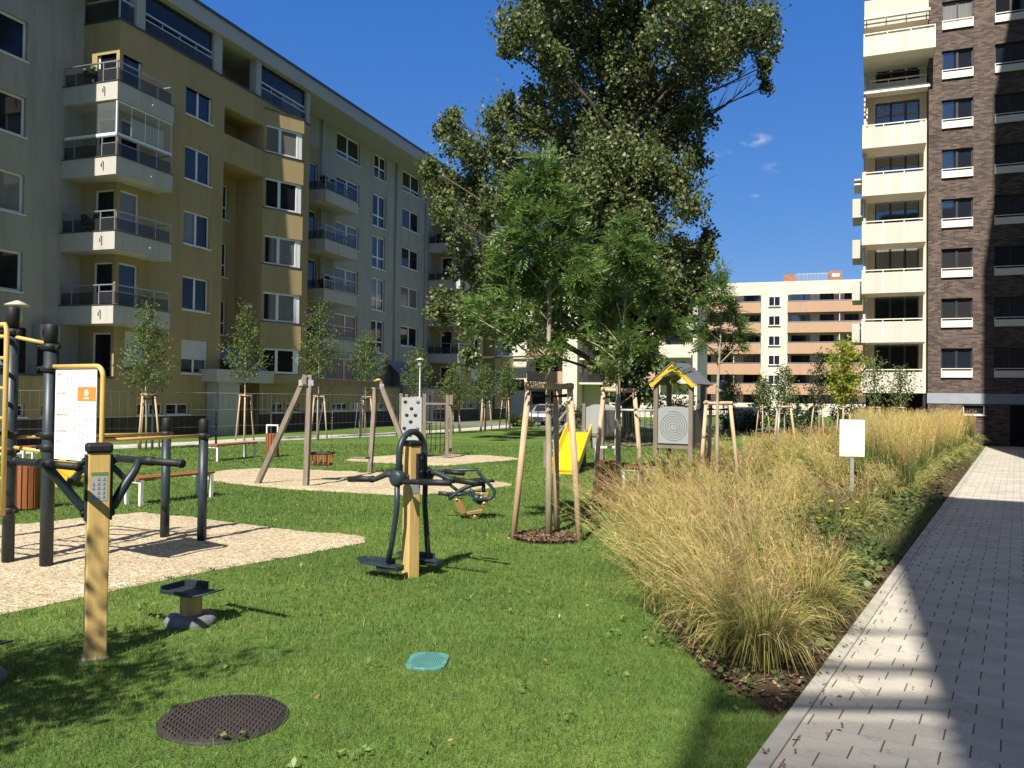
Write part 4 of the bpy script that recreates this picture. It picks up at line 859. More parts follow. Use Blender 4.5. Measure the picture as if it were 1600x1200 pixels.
# ------------------------------------------------------------------ climbing frame with net
c0 = gp(662, 716); cf = thing('climbing_frame', 'climbing frame with light grey hold panel and black rope net', 'climbing frame', c0, R(4))
def post(mb, x, y, h, w_=.1): mb.box(x-w_/2, x+w_/2, y-w_/2, y+w_/2, -.05, h)
for x, y, hh in ((0, 0, 1.95), (-.72, .25, 1.95), (.69, -.10, 1.92), (.80, 1.2, 1.92), (-.62, 1.4, 1.93)):
    s = MB(); post(s, x, y, hh); s.build('post', grey_wood, cf, .006)
T = Matrix.Rotation(-math.atan2(.25, .72), 4, 'Z'); s = MB(); s.T = T
s.prism([(-.71,1.83),(-.05,1.83),(-.05,.35),(-.12,.2),(-.42,.2),(-.71,.75)], -.09, -.06, 'xz'); pn = s.build('climbing_panel', hpl_light, cf, .004)
for x, z in ((-.58,1.7),(-.17,1.7),(-.38,1.5),(-.53,1.3),(-.25,1.3),(-.40,1.1),(-.60,.9),(-.18,.9),(-.41,.7),(-.42,.35)):
    s = MB(); s.T = T; s.sph((x, -.10, z), .062, 5, (1,.7,.7)); s.build('hold', black_rub if rnd.random() < .75 else hpl_dark, pn)
s = MB(); s.bar((0.05, -.02, 1.65), (.64, -.09, 1.65), .06); s.bar((.05,-.02,1.09), (.64,-.09,1.09), .045); s.bar((.69,-.05,1.6),(.80,1.15,1.6),.05); s.build('cross_bar', grey_wood, cf)
s = MB()
for i in range(5):
    x = .08+i*.135; s.tube([(x, -.03-.1*x, 1.62), (x+.012, -.05-.1*x, .8), (x, -.03-.1*x, .22 if i not in (1,3) else .16)], .012, 5)
for z in (1.4, 1.2, .9, .65, .42): s.tube([(.05,-.04,z),(.35,-.09,z-.03),(.65,-.11,z)], .012, 5)
for x in (.18, .48): s.tube([(x,-.06,.3),(x+.03,-.06,.14),(x+.09,-.06,.14),(x+.12,-.06,.3)], .013, 5)
s.build('rope_net', rope_m, cf)

# ------------------------------------------------------------------ play tower with slide
t0 = Vector((3.72, 21.33, 0)); pt = thing('play_tower', 'roofed grey timber play tower with yellow gable, yellow slide, stairs and rope bridge', 'play tower', t0, RZ)
W_ = .93
for x in (0, W_):
    for y in (0, W_): s = MB(); s.box(x-.055, x+.055, y-.055, y+.055, -.05, 2.31); s.build('post', grey_wood, pt, .006)
def roof_slab(sgn):
    cx = W_/2; q = []
    ax, az = cx, 2.78; bx, bz = cx+sgn*(.64), 2.24
    dx, dz_ = bx-ax, bz-az; l = math.hypot(dx, dz_); nx_, nz_ = -dz_/l*(1 if sgn > 0 else -1), abs(dx)/l
    poly = [(ax, az), (bx, bz), (bx+nx_*.03*sgn*sgn, bz+nz_*.03), (ax, az+.04)]
    return poly
for sg_ in (-1, 1): s = MB(); s.prism(roof_slab(sg_), -.17, W_+.25, 'xz'); s.build('roof_panel', hpl_dark, pt)
s = MB(); cx = W_/2
s.prism([(cx, 2.755), (cx+.61, 2.245), (cx+.54, 2.16), (cx+.50, 2.19), (cx+.10, 2.55), (cx, 2.60), (cx-.10, 2.55), (cx-.50, 2.19), (cx-.54, 2.16), (cx-.61, 2.245)], -.15, -.12, 'xz'); s.build('gable_board', yellow_p, pt)
s = MB(); s.prism([(cx, 2.755), (cx+.61, 2.245), (cx+.52, 2.18), (cx, 2.60), (cx-.52, 2.18), (cx-.61, 2.245)], W_+.17, W_+.2, 'xz'); s.build('gable_board', yellow_p, pt)
s = MB(); s.box(.06, W_-.06, -.02, .01, .74, 1.62); s.prism([(.06,1.62),(W_-.06,1.62),(W_-.2,1.68),(.2,1.68)], -.02, .01, 'xz'); pn = s.build('spiral_panel', hpl_grey, pt, .004)
s = MB(); s.T = Matrix.Translation((cx, -.022, 1.17))@Matrix.Rotation(R(90), 4, 'X')
sp_ = [((.05+.34*i/110)*math.cos(i*.3), (.05+.34*i/110)*math.sin(i*.3), 0) for i in range(112)]
for i in range(111):
    a = Vector(sp_[i]); b = Vector(sp_[i+1]); n_ = a.normalized()*.009; s.quad(a-n_, a+n_, b+n_, b-n_)
s.build('spiral_groove', hpl_dark, pn)
s = MB(); s.box(W_-.01, W_+.02, .06, W_-.06, .74, 1.6); s.build('side_panel', hpl_dark, pt, .004)
s = MB(); s.box(-.05, W_+.05, -.05, W_+.05, .62, .70); s.build('floor', grey_wood, pt)
# slide platform, local coordinates worked out from world points
Tinv = (Matrix.Translation(t0)@Matrix.Rotation(RZ, 4, 'Z')).inverted()
def tl(x, y, z): return Tinv @ Vector((x, y, z))
q00 = tl(1.55, 22.45, 0)
px0, py0 = q00.x, q00.y
for x in (0, 1.0):
    for y in (0, .95): s = MB(); s.box(px0+x-.05, px0+x+.05, py0+y-.05, py0+y+.05, -.05, 1.72); s.build('post', grey_wood, pt, .006)
s = MB(); s.box(px0-.05, px0+1.05, py0-.05, py0+1, .86, .94); s.build('floor', grey_wood, pt)
s = MB(); s.box(px0+.06, px0+.94, py0+.93, py0+.96, .95, 1.62); s.prism([(px0+.06,1.62),(px0+.94,1.62),(px0+.7,1.7),(px0+.3,1.7)], py0+.93, py0+.96, 'xz'); s.build('back_panel', hpl_grey, pt, .004)
s = MB(); s.box(px0+.99, px0+1.02, py0+.06, py0+.9, .95, 1.6); s.build('side_panel', hpl_grey, pt, .004)
s = MB(); s.box(px0+.68, px0+.95, py0-.02, py0+.01, .55, 1.66); s.build('front_panel', hpl_grey, pt, .004)
# slide chute
b0 = tl(1.26, 20.32, 0); b1 = tl(1.88, 22.45, 0)
dv = Vector((b1.x-b0.x, b1.y-b0.y, 0)).normalized(); sv = Vector((dv.y, -dv.x, 0)); Lh = (Vector((b1.x, b1.y, 0))-Vector((b0.x, b0.y, 0))).length
prof = [(0, .10), (.10, .105), (.30, .135), (.55, .25), (1.1, .55), (1.65, .84), (1.9, .935), (Lh+.05, .95)]
pf = []
for i in range(len(prof)-1):
    for k in range(4):
        u = k/4; pf.append((prof[i][0]*(1-u)+prof[i+1][0]*u, prof[i][1]*(1-u)+prof[i+1][1]*u))
pf.append(prof[-1]); vs = []; fs_ = []; hw = .32
for l, z in pf:
    hgt = .20 if .1 < l < Lh-.2 else .12+.06*min(1, l*5)
    if l > Lh-.45: hgt = .17+.10*math.sin((l-(Lh-.45))/.5*math.pi)
    c = Vector((b0.x, b0.y, 0))+dv*l
    cs = [(-hw-.035, z-.05), (-hw-.035, z+hgt-.02), (-hw-.015, z+hgt), (-hw+.005, z+hgt-.02), (-hw+.04, z+.03), (-hw+.09, z), (hw-.09, z), (hw-.04, z+.03), (hw-.005, z+hgt-.02), (hw+.015, z+hgt), (hw+.035, z+hgt-.02), (hw+.035, z-.05)]
    vs += [tuple(c+sv*a+Vector((0,0,zz))) for a, zz in cs]
n = 12
for i in range(len(pf)-1):
    for k in range(n): fs_.append((i*n+k, i*n+(k+1)%n, (i+1)*n+(k+1)%n, (i+1)*n+k))
fs_ += [tuple(range(n))[::-1], tuple((len(pf)-1)*n+k for k in range(n))]
s = MB(); s.add(vs, fs_, False); c = Vector((b0.x, b0.y, 0))
s.add([tuple(c+sv*a+dv*l+Vector((0,0,z))) for l in (0, .45) for a in (-hw, hw) for z in (0, .10 if l == 0 else .14)], [(0,1,3,2),(4,6,7,5),(0,2,6,4),(1,5,7,3),(0,4,5,1),(2,3,7,6)])
s.build('slide', slide_m, pt)
# stairs on the left
sa = tl(.92, 21.95, 0); sb_ = tl(1.60, 22.75, 0)
for off in (Vector((0,0,0)), Vector((.35,.42,0))):
    s = MB(); s.bar((sa.x+off.x, sa.y+off.y, .1), (sb_.x+off.x, sb_.y+off.y, .95), .03, .2); s.build('stringer', hpl_grey, pt)
for zz in (.48, .82): s = MB(); s.bar((sa.x, sa.y, zz), (sb_.x, sb_.y, zz+.82), .035, .045); s.build('handrail', steel, pt)
s = MB(); s.box(sa.x-.05, sa.x+.05, sa.y-.05, sa.y+.05, -.05, .72); s.build('post', grey_wood, pt, .006)
for i in range(4):
    u = .12+.24*i; c = Vector((sa.x, sa.y, 0)).lerp(Vector((sb_.x, sb_.y, 0)), u); s = MB(); s.bar((c.x, c.y, .12+.83*u), (c.x+.35, c.y+.42, .12+.83*u), .2, .035); s.build('step', grey_wood, pt)
# rope bridge
A0 = Vector((px0+1.0, py0, 0)); B0 = Vector((0, 0, 0)); A1 = Vector((px0+1.0, py0+.95, 0)); B1 = Vector((0, W_, 0))
s = MB()
for A, B in ((A0, B0), (A1, B1)):
    s.tube([A+Vector((0,0,.78)), A.lerp(B,.5)+Vector((0,0,.62)), B+Vector((0,0,.70))], .016, 5)
    for i in range(1, 9):
        u = i/9; s.tube([A.lerp(B, u)+Vector((0,0,1.55)), A.lerp(B, min(1, u+.03))+Vector((0,0,.68))], .009, 4)
s.build('rope_bridge', rope_m, pt)
for A, B in ((A0, B0), (A1, B1)): s = MB(); s.tube([A+Vector((0,0,1.57)), B+Vector((0,0,1.57))], .028, 8); s.build('bridge_rail', steel, pt)
s = MB()
for i in range(9): u = (i+.5)/9; s.bar(A0.lerp(B0, u)+Vector((0,0,.66)), A1.lerp(B1, u)+Vector((0,0,.66)), .12, .03)
s.build('bridge_plank', grey_wood, pt)

# ------------------------------------------------------------------ benches, bins, lids, lamps, signs
def bench(loc, rz, length, label, white_end=True):
    t = thing('bench', label, 'bench', loc, rz, 'backless park benches')
    s = MB()
    for i in range(3): s.box(0, length, -.2+i*.135, -.2+i*.135+.125, .425, .46)
    s.build('seat', slat_wood, t, .004)
    for x in (.04, length-.1):
        s = MB(); s.box(x, x+.06, -.2, -.15, -.02, .425); s.box(x, x+.06, .15, .2, -.02, .425); s.box(x, x+.06, -.15, .15, .37, .42); s.build('leg_frame', white_metal, t)
    return t
a = gp(329, 721); bench(a, R(72), 1.85, 'backless bench beside the fence pavement, left of the swing'); a = gp(203, 790); bench(a, R(62), 1.6, 'backless bench at the edge of the gravel behind the yellow post')
a = gp(985, 764); bench(a, R(59), 1.7, 'backless bench with white end frame beside the ornamental grass'); a = gp(40, 725); bench(a, R(66), 1.7, 'backless bench half hidden behind the exercise rig poles')
def bin_(loc, label, frame):
    t = thing('litter_bin', label, 'litter bin', loc, R(rnd.uniform(-20, 20)), 'slatted litter bins'); s = MB(); n = 14
    for i in range(n):
        a = 2*math.pi*i/n; s.T = Matrix.Rotation(a, 4, 'Z'); s.box(.165, .19, -.033, .033, .03, .70)
    s.build('slats', slat_wood, t, .004); s = MB(); s.lathe([(.158, .02), (.158, .66), (.14, .66), (.14, .1), (.02, .1)], 20); s.build('liner', dark_in, t)
    if frame:
        s = MB()
        for x in (-.19, .19): s.box(x-.02, x+.02, -.02, .02, .68, .93)
        s.box(-.21, .21, -.02, .02, .93, .97); s.build('frame', white_metal, t)
bin_(gp(42, 796), 'slatted wooden litter bin behind the two rig poles', False); bin_(gp(425, 714), 'slatted wooden litter bin left of the swing', True); bin_(gp(946, 778), 'slatted wooden litter bin behind the second staked tree', True)
c = gp(350, 1124); mh = thing('manhole_cover', 'round dark ribbed manhole cover set in the lawn', 'manhole cover', c)
s = MB(); s.lathe([(.36, -.05), (.36, .008), (.35, .016), (.02, .02)], 40); s.build('lid', M('black_brown_plastic', (.028,.021,.019), .7, .3, 12), mh)
s = MB()
for i in range(26):
    for j in range(26):
        x = -.33+i*.0264; y = -.33+j*.0264
        if x*x+y*y < .108: sx = .010 if (i+j) % 2 else .004; sy = .004 if (i+j) % 2 else .010; s.box(x-sx, x+sx, y-sy, y+sy, .014, .026)
s.build('ribs', M('grey_brown_plastic', (.048,.038,.034), .65, .2, 12), mh)
c = gp(668, 1035); vl = thing('valve_lid', 'teal rounded irrigation valve lid set in the lawn', 'valve lid', c, R(-4)); s = MB()
rrp = [(sx*(.055)+.085*math.cos(t), sy*.09+.09*math.sin(t)) for sx, sy, t0_ in ((1,1,0),(-1,1,1),(-1,-1,2),(1,-1,3)) for t in np.linspace(t0_*math.pi/2, (t0_+1)*math.pi/2, 5)]
s.prism(rrp, -.05, .018); s.build('lid', teal_m, vl, .006)
s = MB()
for i in range(13): x = -.10+i*.0165; k_ = .16-.09*(abs(x)/.11)**3; s.box(x, x+.005, -k_, k_-.03, .015, .021)
s.box(-.045, .045, .125, .145, .015, .023); s.build('lid_ribs', M('teal_dark', (.06,.18,.16), .5, .1), vl)
def lamp(loc, label, hgt=3.5):
    t = thing('street_lamp', label, 'street lamp', loc, 0, 'garden lamps with flat cone caps')
    s = MB(); s.lathe([(.055,-.05),(.055,.6),(.035,.65),(.03,hgt-.3)], 12); s.build('pole', steel, t)
    s = MB(); s.lathe([(.20,hgt-.02),(.205,hgt),(.03,hgt+.075),(.01,hgt+.08)], 24); s.build('lamp_cap', M('lamp_cap', (.55,.49,.38), .4, .05), t)
    s = MB(); s.lathe([(.045,hgt-.32),(.085,hgt-.28),(.085,hgt-.03),(.04,hgt-.02)], 14); s.build('lamp_glass', seethrough('milk_glass', (.55,.55,.52), .75), t)
lamp(Vector((-8.93, 14.9, 0)), 'garden lamp with flat cone cap rising behind the exercise rig', 3.42); lamp(Vector((-4.12, 37, 0)), 'garden lamp with flat cone cap behind the climbing frame', 3.52)
c = gp(1331, 770); sn = thing('notice_board', 'white notice board on a grey post among the tall grasses', 'sign', c, R(-12))
s = MB(); s.box(-.035, .035, -.01, .03, -.05, .78); s.build('post', steel, sn)
s = MB(); s.box(-.245, .235, -.03, -.012, .74, 1.49); bd = s.build('board', sign_w, sn, .004)
s = MB()
for z, x0, x1 in ((1.42,-.15,.12),(1.34,-.19,.17),(1.31,-.19,.1),(1.22,-.18,.16),(1.19,-.18,.14),(1.10,-.18,.17),(1.07,-.18,.05),(.98,-.17,.14),(.95,-.17,.15)): s.box(x0, x1, -.0312, -.0302, z, z+.008)
s.build('faint_print', M('faint_print', (.55,.58,.62), .5, 0), bd); s = MB(); s.prism([(-.23,.755),(.22,.755),(.2,.80),(.1,.79),(.02,.835),(-.06,.80),(-.14,.815)], -.0312, -.0302, 'xz'); s.build('landscape_print', M('pale_green_print', (.62,.70,.45), .5, .2, 30), bd)
c = at(1130, 640, 46); rs = thing('road_sign', 'round blue-grey road sign seen above the third staked tree', 'road sign', (c.x, c.y, 0), R(-8))
s = MB(); s.tube([(0,.03,-.05),(0,.03,3.25)], .03, 8); s.build('post', steel, rs)
s = MB(); s.T = Matrix.Translation((0,0,2.72))@Matrix.Rotation(R(90), 4, 'X'); s.lathe([(.30,-.01),(.30,.015)], 28); dsk = s.build('disc', M('sign_back_blue', (.33,.41,.50), .4, .05), rs)
s = MB(); s.box(-.28, .28, -.01, .0, 2.05, 2.36); s.build('plate', M('plate_blue_grey', (.42,.48,.54), .4, .05), rs)
s = MB(); s.box(-.03, .03, -.022, -.016, 2.55, 2.9); s.box(-.13, .13, -.022, -.016, 2.68, 2.73); s.build('emblem', M('emblem_blue', (.12,.18,.30), .4, 0), dsk)

# ------------------------------------------------------------------ fences
def fence(name, pts, label, h=1.9, step=2.5, cat='fence'):
    o0 = Vector((pts[0][0], pts[0][1], 0)); t = thing(name, label, cat, o0)
    w_ = MB()
    for (ax, ay), (bx, by) in zip(pts[:-1], pts[1:]):
        a = Vector((ax, ay, 0))-o0; b = Vector((bx, by, 0))-o0; n = max(1, round((b-a).length/step))
        for i in range(n+1):
            if i == 0 and (ax, ay) != pts[0]: continue
            p = a.lerp(b, i/n); s = MB(); s.box(p.x-.03, p.x+.03, p.y-.03, p.y+.03, -.05, h+.06); s.build('post', anth, t)
        for z in (.1, .7, 1.3, h): w_.tube([a+Vector((0,0,z)), b+Vector((0,0,z))], .004 if z != h else .009, 4)
        m_ = int((b-a).length/.25)
        for i in range(m_): p = a.lerp(b, i/m_); w_.tube([p+Vector((0,0,.05)), p+Vector((0,0,h))], .0012, 3)
    w_.build('wire_mesh', M('fence_wire', (.30,.31,.30), .4, .1, 5, .3), t)
fence('wire_fence', [(-19, 23.6), (-11.95, 27.6), (1.2, 50.2)], 'thin wire mesh fence with dark posts along the yellow building')
fence('wire_fence', [(1.6, 50.2), (13, 47.5), (25, 44.5)], 'thin wire mesh fence with dark posts in front of the parked cars', 1.3, 2.0)

# ------------------------------------------------------------------ parked cars
def car(loc, rz, paint, label):
    t = thing('parked_car', label, 'car', loc, rz, 'parked cars beyond the garden')
    prof = [(-2.1,.35),(-2.12,.62),(-2.0,.85),(-1.1,.95),(-.55,1.38),(.2,1.46),(1.1,1.44),(1.75,1.05),(2.05,.95),(2.1,.4),(1.6,.25),(-1.7,.25)]
    vs = []; n = len(prof); st = ((-.86, .0), (-.78, 1), (.78, 1), (.86, .0))
    for y, up in st:
        for x, z in prof: vs.append((x*(.985 if not up else 1), y if z < 1.0 else y*(.86 if not up else .82), z if up or z < 1.2 else z-.05))
    fs = [tuple(range(n))[::-1], tuple(3*n+i for i in range(n))]
    for k in range(3): fs += [(k*n+i, k*n+(i+1) % n, (k+1)*n+(i+1) % n, (k+1)*n+i) for i in range(n)]
    s = MB(); s.add(vs, fs); s.build('body', paint, t, .04)
    s = MB(); s.quad((-1.06,-.62,1.0),(-1.06,.62,1.0),(-.6,.58,1.37),(-.6,-.58,1.37)); s.v = [(x-.02, y, z+.012) for x, y, z in s.v]; s.build('windscreen', pane_dark, t)
    for sy in (-1, 1):
        s = MB(); s.add([(-.85, sy*.80, 1.0), (-.45, sy*.735, 1.33), (1.05, sy*.735, 1.36), (1.5, sy*.80, 1.02)], [(0,1,2,3)]); s.build('side_window', pane_dark, t)
        s = MB(); s.sph((-2.02, sy*.62, .72), .15, 6, (.5,1.2,.7)); s.build('headlight', M('lamp_lens', (.7,.72,.75), .15, 0), t)
        for x in (-1.3, 1.3):
            s = MB(); s.T = Matrix.Translation((x, sy*.78, .31))@Matrix.Rotation(R(90), 4, 'X'); s.lathe([(.31,-.1),(.31,.1)], 20); wo = s.build('wheel', tyre_m, t)
            s = MB(); s.T = Matrix.Translation((x, sy*.885, .31))@Matrix.Rotation(R(90), 4, 'X'); s.lathe([(.2,-.01),(.2,.005),(.05,.02)], 14); s.build('rim', steel, wo)
    s = MB(); s.box(-2.15, -2.11, -.35, .35, .42, .62); s.build('grille', dark_in, t)
c = at(855, 660, 58); car(Vector((c.x, 57.5, 0)), R(70), M('silver_paint', (.40,.42,.45), .25, .03, 2, .6), 'silver car parked beyond the fence left of the slide')
c = at(1190, 660, 51); car(Vector((c.x, 55, 0)), R(62), M('dark_blue_paint', (.02,.035,.06), .2, .03, 2, .4), 'dark blue car parked beyond the grasses near the far peach building')

# ------------------------------------------------------------------ trees and plants
def unit(v): return v/np.linalg.norm(v, axis=-1, keepdims=True)
def leaf_quads(C, Lg, W, axis=None, droop=.3, fold=.25):
    """C (N,3) leaf centres -> verts (4N,3), faces (N,4); bent diamond leaves of random bearing"""
    n = len(C)
    a = unit(rng.normal(size=(n, 3)) + (np.array([0, 0, -droop]) if axis is None else axis))
    r = unit(rng.normal(size=(n, 3))); b = unit(np.cross(a, r)); nn = np.cross(a, b)
    Lg = np.broadcast_to(np.asarray(Lg), (n,))[:, None]*rng.uniform(.7, 1.25, (n, 1)); W = np.broadcast_to(np.asarray(W), (n,))[:, None]*rng.uniform(.75, 1.2, (n, 1))
    V = np.stack([C-a*Lg/2, C+b*W/2+nn*W*fold-a*Lg*.08, C+a*Lg/2, C-b*W/2+nn*W*fold-a*Lg*.08], 1).reshape(-1, 3)
    return V, np.arange(4*n).reshape(n, 4)
def clumps(center, r, nc, per, shell=.55, sig=.28, squash=1.):
    d = unit(rng.normal(size=(nc, 3))); rad = r*(shell+(1-shell)*rng.random((nc, 1)))
    c = center+d*rad*np.array([1, 1, squash]); out = np.repeat(c, per, 0)+rng.normal(size=(nc*per, 3))*r*sig*np.repeat(rng.uniform(.6, 1.3, (nc, 1)), per, 0)
    return out, c
# --- big poplar
TB = Vector((5.1, 35.4, 0))
pop = thing('poplar_tree', 'tall old poplar with a broad grey-green crown reaching above the picture', 'tree', TB)
tp = [(0,0,-.1),(-.02,0,.5),(-.1,.05,2),(-.25,.1,5),(-.3,.1,9),(-.1,0,14),(.2,-.2,19),(.4,0,24)]
def trunk_at(z):
    for (x0,y0,z0),(x1,y1,z1) in zip(tp[:-1], tp[1:]):
        if z <= z1: u = (z-z0)/(z1-z0); return Vector((x0+(x1-x0)*u, y0+(y1-y0)*u, z))
    return Vector(tp[-1])
blobs = [(840,20,70),(900,50,90),(980,40,95),(1070,30,90),(1145,45,75),(1188,60,38),(1192,30,30),(1190,105,18),(1195,135,10),(1110,90,55),(815,50,48),(795,75,22),(960,130,85),(1040,135,72),(880,130,45),(900,205,78),(985,220,90),(1055,205,58),(1085,180,38),
 (790,165,22),(772,190,28),(815,190,45),(705,185,20),(690,205,17),(712,222,26),(745,235,42),(795,245,48),(672,262,20),(690,285,36),(740,290,45),(697,330,28),(800,305,58),(755,335,42),(880,290,78),(980,310,88),(1055,280,50),(1090,250,22),(1075,325,34),(900,380,85),(1000,400,78),(1055,395,40),(1082,415,30),(1104,370,17),(1112,395,12),(1068,455,42),(1090,440,30),(1045,440,45),(1085,400,30),(1060,500,34),(1020,440,50),
 (722,380,26),(742,425,42),(702,480,34),(745,500,40),(780,440,56),(800,520,38),(682,488,15),(735,560,18),(850,470,58),(940,480,68),(1010,490,52),(960,560,38),(1003,560,36),(1045,500,30),(1000,610,26),(862,98,42),(846,200,40),(835,150,26),(930,300,70),(990,350,70),(950,240,66),(1005,265,56),(880,430,60),(960,410,60),(985,640,16),(860,-60,90),(960,-80,110),(1080,-70,100),(1000,-180,100),(900,-160,70)]
VV = []; limbs = MB(); TBn = np.array(TB)
limbs.tube(tp, [.42,.34,.31,.28,.25,.19,.12,.04], 12)
for i, (px, py, r) in enumerate(blobs):
    Y = 35.4+rnd.uniform(-1, 1)*(3.6 if 800 < px < 1100 else 2.2)
    if (px, py) in ((930,300),(990,350),(950,240),(1005,265),(880,430),(960,410)): Y = 32.6
    c = at(px, py, Y); rr = r/F*Y; c0 = np.array(c)-TBn
    nc = max(6, int(34*rr*rr+8)); per = 21
    P, cc = clumps(c0, rr*.92, nc, per, .25, .0, .95)
    P = P+rng.normal(size=P.shape)*np.array([.15,.15,.25])*(1 if rr > .7 else .7)
    VV.append(P)
    zt = max(2.5, min(23, c.z-rr*.4-(abs(c0[0])*.75))); s0 = trunk_at(zt); e = Vector(c0); mid = s0.lerp(e, .5)+Vector((0,0,.25*abs(c0[0])*.4))
    k = .035+.03*rr
    limbs.tube([s0, s0.lerp(mid, .6)+Vector((0,0,.05)), mid, e], [k*1.5, k*1.2, k, .02], 6)
    for j in range(3):
        q = Vector(cc[rng.integers(len(cc))]); limbs.tube([mid.lerp(e, .3+.3*j), q], [.028, .008], 4)
P = np.concatenate(VV); V, Q = leaf_quads(P, .18, .14, None, .5); raw_mesh('crown', V, Q, 4, lf_poplar, pop)
for a, e, n in (((1085,195),(1182,122),12), ((1075,300),(1100,282),6)):  # bare dead twigs on the right
    A = at(*a, 35.2)-TB; B = at(*e, 34.6)-TB; limbs.tube([A, A.lerp(B,.5)+Vector((0,.1,-.15)), B], [.07,.04,.01], 6)
    for j in range(n):
        p = A.lerp(B, .2+.75*j/n)+Vector((0,.05,-.1)); d = (B-A).normalized(); q = p+(d*rnd.uniform(.3,.8)+Vector((rnd.uniform(-.3,.2), rnd.uniform(-.4,.4), rnd.uniform(-.2,.8))))*.9; limbs.tube([p, p.lerp(q,.5)+Vector((0,0,.06)), q], [.022,.014,.006], 4)
limbs.build('trunk', bark_p, pop)
n = 5200; zz = rng.uniform(1.6, 10.5, n); aa = rng.uniform(0, 2*np.pi, n); rr = .38+.55*rng.random(n)**1.6*(1.15-.05*zz)*(1+.5*np.sin(aa*3+zz*1.7)); tx = np.array([tuple(trunk_at(z)) for z in zz])
P = tx+np.stack([np.cos(aa)*rr, np.sin(aa)*rr, 0*zz], 1); V, Q = leaf_quads(P, .17, .13, None, .5); raw_mesh('ivy', V, Q, 4, lf_dark, pop)

# --- staked ash trees with feathered leaves
def ash_leaves(P, axis, size, pairs=4):
    """compound leaves: a rachis with paired narrow leaflets"""
    n = len(P); a = unit(axis+rng.normal(size=(n,3))*.45+np.array([0,0,-.25])); r = unit(rng.normal(size=(n,3))*.5+np.array([0,0,1.])); b = unit(np.cross(a, r)); up = np.cross(b, a)
    L_ = size*rng.uniform(.75, 1.25, (n, 1)); Vs = []
    for k in range(pairs+1):
        u = .25+.75*k/pairs; base = P+a*L_*u+up*L_*(-.35*u*u)
        for sg in ((-1, 1) if k < pairs else (0,)):
            d = unit(a*.75+b*sg*.9+up*-.15) if sg else a; l = L_*.46*rng.uniform(.85, 1.15, (n,1)); w = unit(np.cross(d, up))*l*.16
            Vs.append(np.stack([base, base+d*l*.45+w, base+d*l, base+d*l*.45-w], 1))
    V = np.concatenate(Vs).reshape(-1, 3); return V, np.arange(len(V)).reshape(-1, 4)
def ash_tree(base, label, Y, blobs, trunk_px, top_px, nl, size, seed, rt=.045):
    b = gp(*base); t = thing('young_ash_tree', label, 'tree', b, 0, None); bn = np.array(b); tr_ = MB(); Ps = []; Ax = []
    top = at(*top_px, Y)-b; st = at(*trunk_px, Y)-b
    pts = [Vector((0,0,-.1)), Vector((0,0,.9)), st, st.lerp(top,.5)+Vector((.03,.02,0)), top]
    tr_.tube(pts, [rt*1.15, rt, rt*.8, rt*.45, .008], 10); tot = sum(r*r for _, _, r in blobs)
    for px, py, r in blobs:
        c = at(px, py, Y+rnd.uniform(-.7,.7))-b; rr = .84*r/F*Y; n = int(nl*r*r/tot)+4
        z0 = max(st.z*.8, min(top.z-.1, c.z-rr*.3-.6*math.hypot(c.x, c.y))); u = (z0-st.z)/(top.z-st.z); s0 = st.lerp(top, max(0,u)) if u > 0 else st*(z0/st.z)
        m = s0.lerp(c, .55)+Vector((0,0,.06)); tr_.tube([s0, m, c], [.017,.011,.005], 5)
        nt_ = max(4, n//7)
        tips = np.array(c)+unit(rng.normal(size=(nt_,3)))*rr*(.35+.65*rng.random((nt_,1))); src = np.array(m)
        for q in tips[:6]: tr_.tube([m.lerp(c,.5), Vector(q)], [.006,.003], 3)
        per = max(1, n//nt_); P = np.repeat(tips, per, 0)+rng.normal(size=(nt_*per,3))*.05; A = unit(P-src+1e-4)
        Ps.append(P-A*size*.5); Ax.append(A)
    V, Q = ash_leaves(np.concatenate(Ps), np.concatenate(Ax), size); raw_mesh('crown', V, Q, 4, lf_ash, t); tr_.build('trunk', bark_y, t); return t
ash_tree((857,840), 'staked young ash in front, bright green feathered crown over the nearest tripod', 11.15, [(848,262,32),(838,300,48),(872,325,50),(828,360,55),(885,375,50),(800,400,40),(790,440,38),(850,430,58),(758,475,26),(735,492,18),(898,425,45),(800,485,36),(860,515,34),(872,552,22),(835,548,16),(740,480,14)], (856,590), (858,235), 2000, .20, 1)
ash_tree((965,786), 'second staked young ash with a narrower crown, in front of the poplar trunk', 14.9, [(988,350,26),(968,385,40),(1004,400,38),(940,425,38),(1012,450,42),(960,465,42),(1034,502,26),(928,495,28),(985,530,34),(1022,548,22),(955,568,18),(1052,580,12),(915,530,14)], (966,600), (985,345), 1500, .21, 2, .05)
ash_tree((1120,766), 'thin staked ash with bare lower twigs in front of the peach balconies', 17.2, [(1128,425,14),(1122,452,22),(1100,478,22),(1135,480,24),(1085,505,18),(1115,510,25),(1150,515,22),(1162,538,12),(1095,535,14),(1130,545,16),(1075,520,10)], (1121,610), (1128,415), 700, .20, 3, .04)

